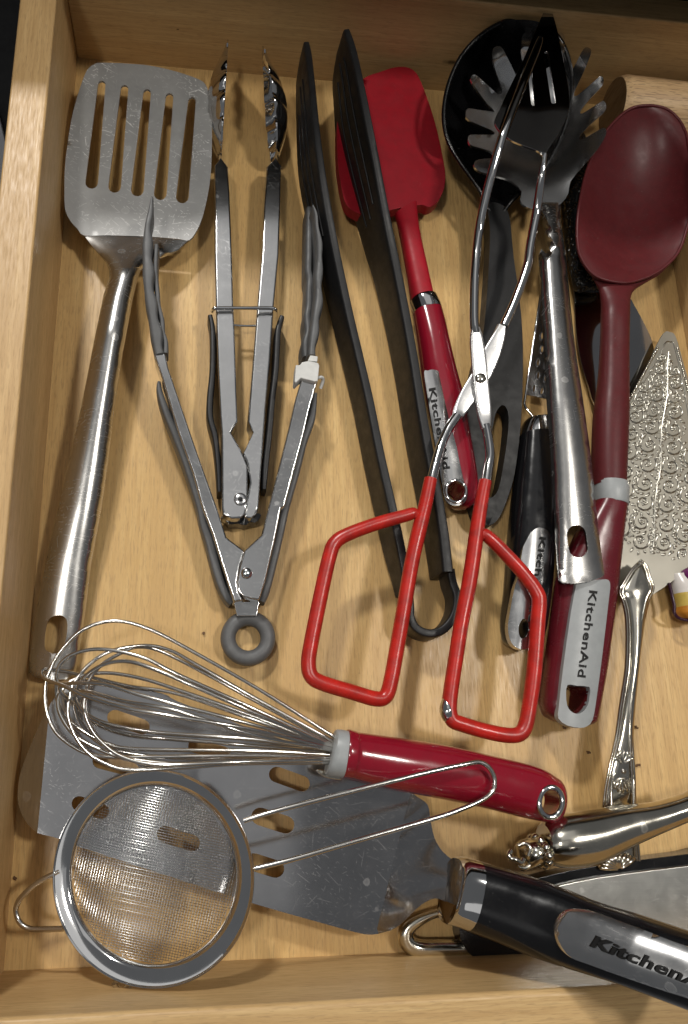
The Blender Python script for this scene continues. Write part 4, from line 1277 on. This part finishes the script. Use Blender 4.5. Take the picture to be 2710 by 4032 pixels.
wires = [
    ([(1330, 2899), (1312, 2899), (1019, 2714), (700, 2533), (574, 2472), (472, 2446), (383, 2456), (306, 2494), (236, 2568), (198, 2638), (179, 2702), (182, 2797), (223, 2886), (306, 2950), (383, 2976), (510, 2982), (1000, 2976), (1300, 2985), (1330, 2990)], 0.3),
    ([(1330, 2915), (1312, 2918), (1000, 2746), (765, 2612), (670, 2561), (574, 2542), (446, 2561), (357, 2612), (293, 2689), (274, 2752), (268, 2816), (293, 2893), (344, 2963), (415, 3007), (510, 3032), (720, 3022), (957, 3006), (1300, 3003), (1330, 3003)], -1.6),
    ([(1330, 2936), (1312, 2934), (1000, 2791), (702, 2657), (574, 2593), (446, 2561), (357, 2558), (281, 2580), (236, 2619), (223, 2676), (223, 2746), (255, 2816), (319, 2874), (415, 2925), (542, 2950), (1000, 2957), (1310, 2972), (1330, 2975)], 1.3),
    ([(1330, 2926), (1312, 2926), (1000, 2757), (829, 2663), (638, 2566), (542, 2548), (485, 2568), (408, 2612), (357, 2670), (338, 2733), (332, 2791), (351, 2855), (395, 2918), (485, 2982), (640, 3012), (950, 3000), (1310, 2992), (1330, 2992)], -1.9),
    ([(1330, 2955), (1310, 2950), (1000, 2874), (702, 2823), (510, 2791), (351, 2746), (255, 2702), (191, 2679), (166, 2657), (176, 2636), (255, 2644), (357, 2666), (510, 2702), (702, 2733), (1000, 2835), (1310, 2945), (1330, 2950)], 2.6),
    ([(1330, 2962), (1310, 2958), (1000, 2912), (638, 2886), (446, 2855), (357, 2823), (287, 2772), (236, 2716), (268, 2692), (408, 2695), (574, 2743), (1000, 2855), (1310, 2942), (1330, 2944)], -2.1),
    ([(1330, 2968), (1310, 2964), (1000, 2936), (702, 2912), (510, 2893), (383, 2848), (319, 2797), (293, 2733), (340, 2722), (480, 2760), (700, 2800), (1000, 2895), (1310, 2955), (1330, 2958)], -2.4)]
wires.append(([(1330, 2946), (1310, 2944), (1000, 2822), (700, 2716), (560, 2672), (430, 2650), (330, 2660), (258, 2700), (228, 2760), (245, 2830), (300, 2900), (390, 2950), (520, 2990), (760, 3012), (1000, 2998), (1310, 2984), (1330, 2984)], -1.0))
wires.append(([(1330, 2940), (1310, 2939), (1000, 2806), (760, 2700), (600, 2632), (500, 2604), (410, 2616), (336, 2664), (300, 2728), (300, 2800), (330, 2866), (400, 2930), (520, 2968), (760, 2986), (1000, 2980), (1310, 2979), (1330, 2979)], 2.0))
for w, amp in wires:
    pts = cat(w, 6)
    ln = [0]
    for a, b in zip(pts, pts[1:]):
        ln.append(ln[-1] + math.hypot(a[0] - b[0], a[1] - b[1]))
    path = []
    for (u, v), l in zip(pts, ln):
        tau = l / ln[-1]
        path.append(P(u, v, max(2.0, 4.25 + amp * math.sin(2 * math.pi * tau))))
    vs, fs = [], []
    tube_geo(path, 0.085, 8, False, vs, fs)
    mesh_obj('wire', vs, fs, M['wire'], t, 60)

# ================================================================ strainer
t = thing('mesh_strainer', 'small round wire mesh strainer with wide steel rim, wire loop handle and side ear', 'strainer', P(604, 3462, 0))
oc = (604, 3462)
ic = (607, 3446)


def zrm(u, v):
    return 4.25 + (u - 604) / 397 * 1.45


N = 96
vs, fs = [], []
prof = ((0.0, 0.0, -0.10), (0.0, 0.004, 0.04), (0.03, 0, 0.12), (0.08, 0, 0.10), (0.13, 0, 0.02), (0.3, 0, 0.0), (0.5, 0, -0.04), (0.7, 0, -0.10), (0.86, 0, -0.18), (0.96, 0, -0.30), (1.0, 0, -0.48), (1.0, 0, -0.68), (0.93, 0, -0.62), (0.8, 0, -0.34), (0.5, 0, -0.2), (0.08, 0, -0.14))
for i in range(N):
    an = 2 * math.pi * i / N
    o_ = (oc[0] + 398 * math.cos(an), oc[1] + 434 * math.sin(an))
    n_ = (ic[0] + 324 * math.cos(an), ic[1] + 351 * math.sin(an))
    for f_, e_, dz in prof:
        u = o_[0] + (n_[0] - o_[0]) * f_
        v = o_[1] + (n_[1] - o_[1]) * f_
        vs.append(P(u, v, zrm(u, v) + dz))
K = len(prof)
for i in range(N):
    for j in range(K):
        a, b = i * K + j, i * K + (j + 1) % K
        c, d = ((i + 1) % N) * K + (j + 1) % K, ((i + 1) % N) * K + j
        fs.append((a, b, c, d))
mesh_obj('rim', vs, fs, M['rim_steel'], t, 50)
vs, fs = [], []
A0, B0 = 322, 349
ROT = 0.22
STEP = 10.6
rc, rs_ = math.cos(ROT), math.sin(ROT)


def zmesh(u, v):
    x, y_ = (u - ic[0]) / A0, (v - ic[1]) / B0
    r2 = min(1, x * x + y_ * y_)
    return zrm(u, v) - 0.5 - 1.75 * (1 - r2) ** 0.75


def weave(swap):
    n = int(380 / STEP)
    for i in range(-n, n + 1):
        run, cur = [], []
        for j in range(-n, n + 1):
            x, y_ = (i * STEP, j * STEP) if swap else (j * STEP, i * STEP)
            u, v = ic[0] + x * rc - y_ * rs_, ic[1] + x * rs_ + y_ * rc
            if ((u - ic[0]) / A0) ** 2 + ((v - ic[1]) / B0) ** 2 < 0.995:
                sg = (1 if (i + j) % 2 else -1) * (1 if swap else -1)
                cur.append(P(u, v, zmesh(u, v) + 0.018 * sg))
        if len(cur) > 2:
            tube_geo(cur, 0.0145, 4, False, vs, fs, None, False)


weave(False)
weave(True)
mo = mesh_obj('mesh', vs, fs, M['meshwire'], t, 60)
mo['kind'] = 'stuff'
tube(t, 'handle_loop', M['wire'], [(961, 3232, 5.3), (1100, 3190, 5.4), (1400, 3112, 5.3), (1700, 3038, 5.1), (1830, 3010, 5.0), (1889, 3002, 4.9), (1927, 3024, 4.85), (1948, 3070, 4.8), (1938, 3118, 4.8), (1889, 3155, 4.9), (1800, 3193, 5.0), (1710, 3223, 5.1), (1400, 3312, 5.35), (1150, 3385, 5.45), (1003, 3421, 5.4)], .105, 10, False, 6)
tube(t, 'ear', M['wire'], [(235, 3430, 2.8), (204, 3446, 2.75), (150, 3475, 2.6), (105, 3512, 2.45), (74, 3548, 2.3), (63, 3587, 2.2), (77, 3630, 2.2), (108, 3655, 2.3), (150, 3660, 2.45), (250, 3657, 2.8)], .12, 10, False, 6)
tube(t, 'foot_tab', M['wire'], [(450, 3870, 3.6), (465, 3893, 3.4), (490, 3898, 3.4), (510, 3880, 3.6)], .12, 8)

# ================================================================ crumbs on the drawer bottom
lab = {0: 'tiny brown crumb on the wood beside the cake server handle', 1: 'tiny brown crumb left of the cake server handle below the maroon spoon', 2: 'tiny brown shred right of the cake server palmette', 3: 'dark speck on the drawer bottom beside the strainer ear', 4: 'tiny dark speck under the maroon spoon handle end', 5: 'tiny dark speck between the whisk and the grey tong ring'}
for i, (u, v, s_, rot) in enumerate(((2505, 2862, 13, .3), (2318, 2963, 13, 1.0), (2512, 3012, 16, -.3), (60, 3457, 15, .9), (2222, 2866, 8, .2), (803, 2493, 5, 1.4))):
    c0 = P(u, v, 0)
    pts = []
    rr = random.Random(i)
    for k in range(7):
        a_ = k * 1.1 + rot
        pts.append((u + s_ * (k / 7 - .4) * math.cos(rot) + rr.uniform(-4, 4), v + s_ * (k / 7 - .4) * math.sin(rot) + rr.uniform(-4, 4), .06 + rr.uniform(0, .06)))
    vs, fs = [], []
    tube_geo([P(*p_) for p_ in cat(pts, 3)], .045, 6, False, vs, fs)
    o = mesh_obj('crumb', vs, fs, M['crumb'], None, 60, 0, None, c0)
    o['label'] = lab[i]
    o['category'] = 'crumb'
    o['group'] = 'crumbs on the drawer bottom'
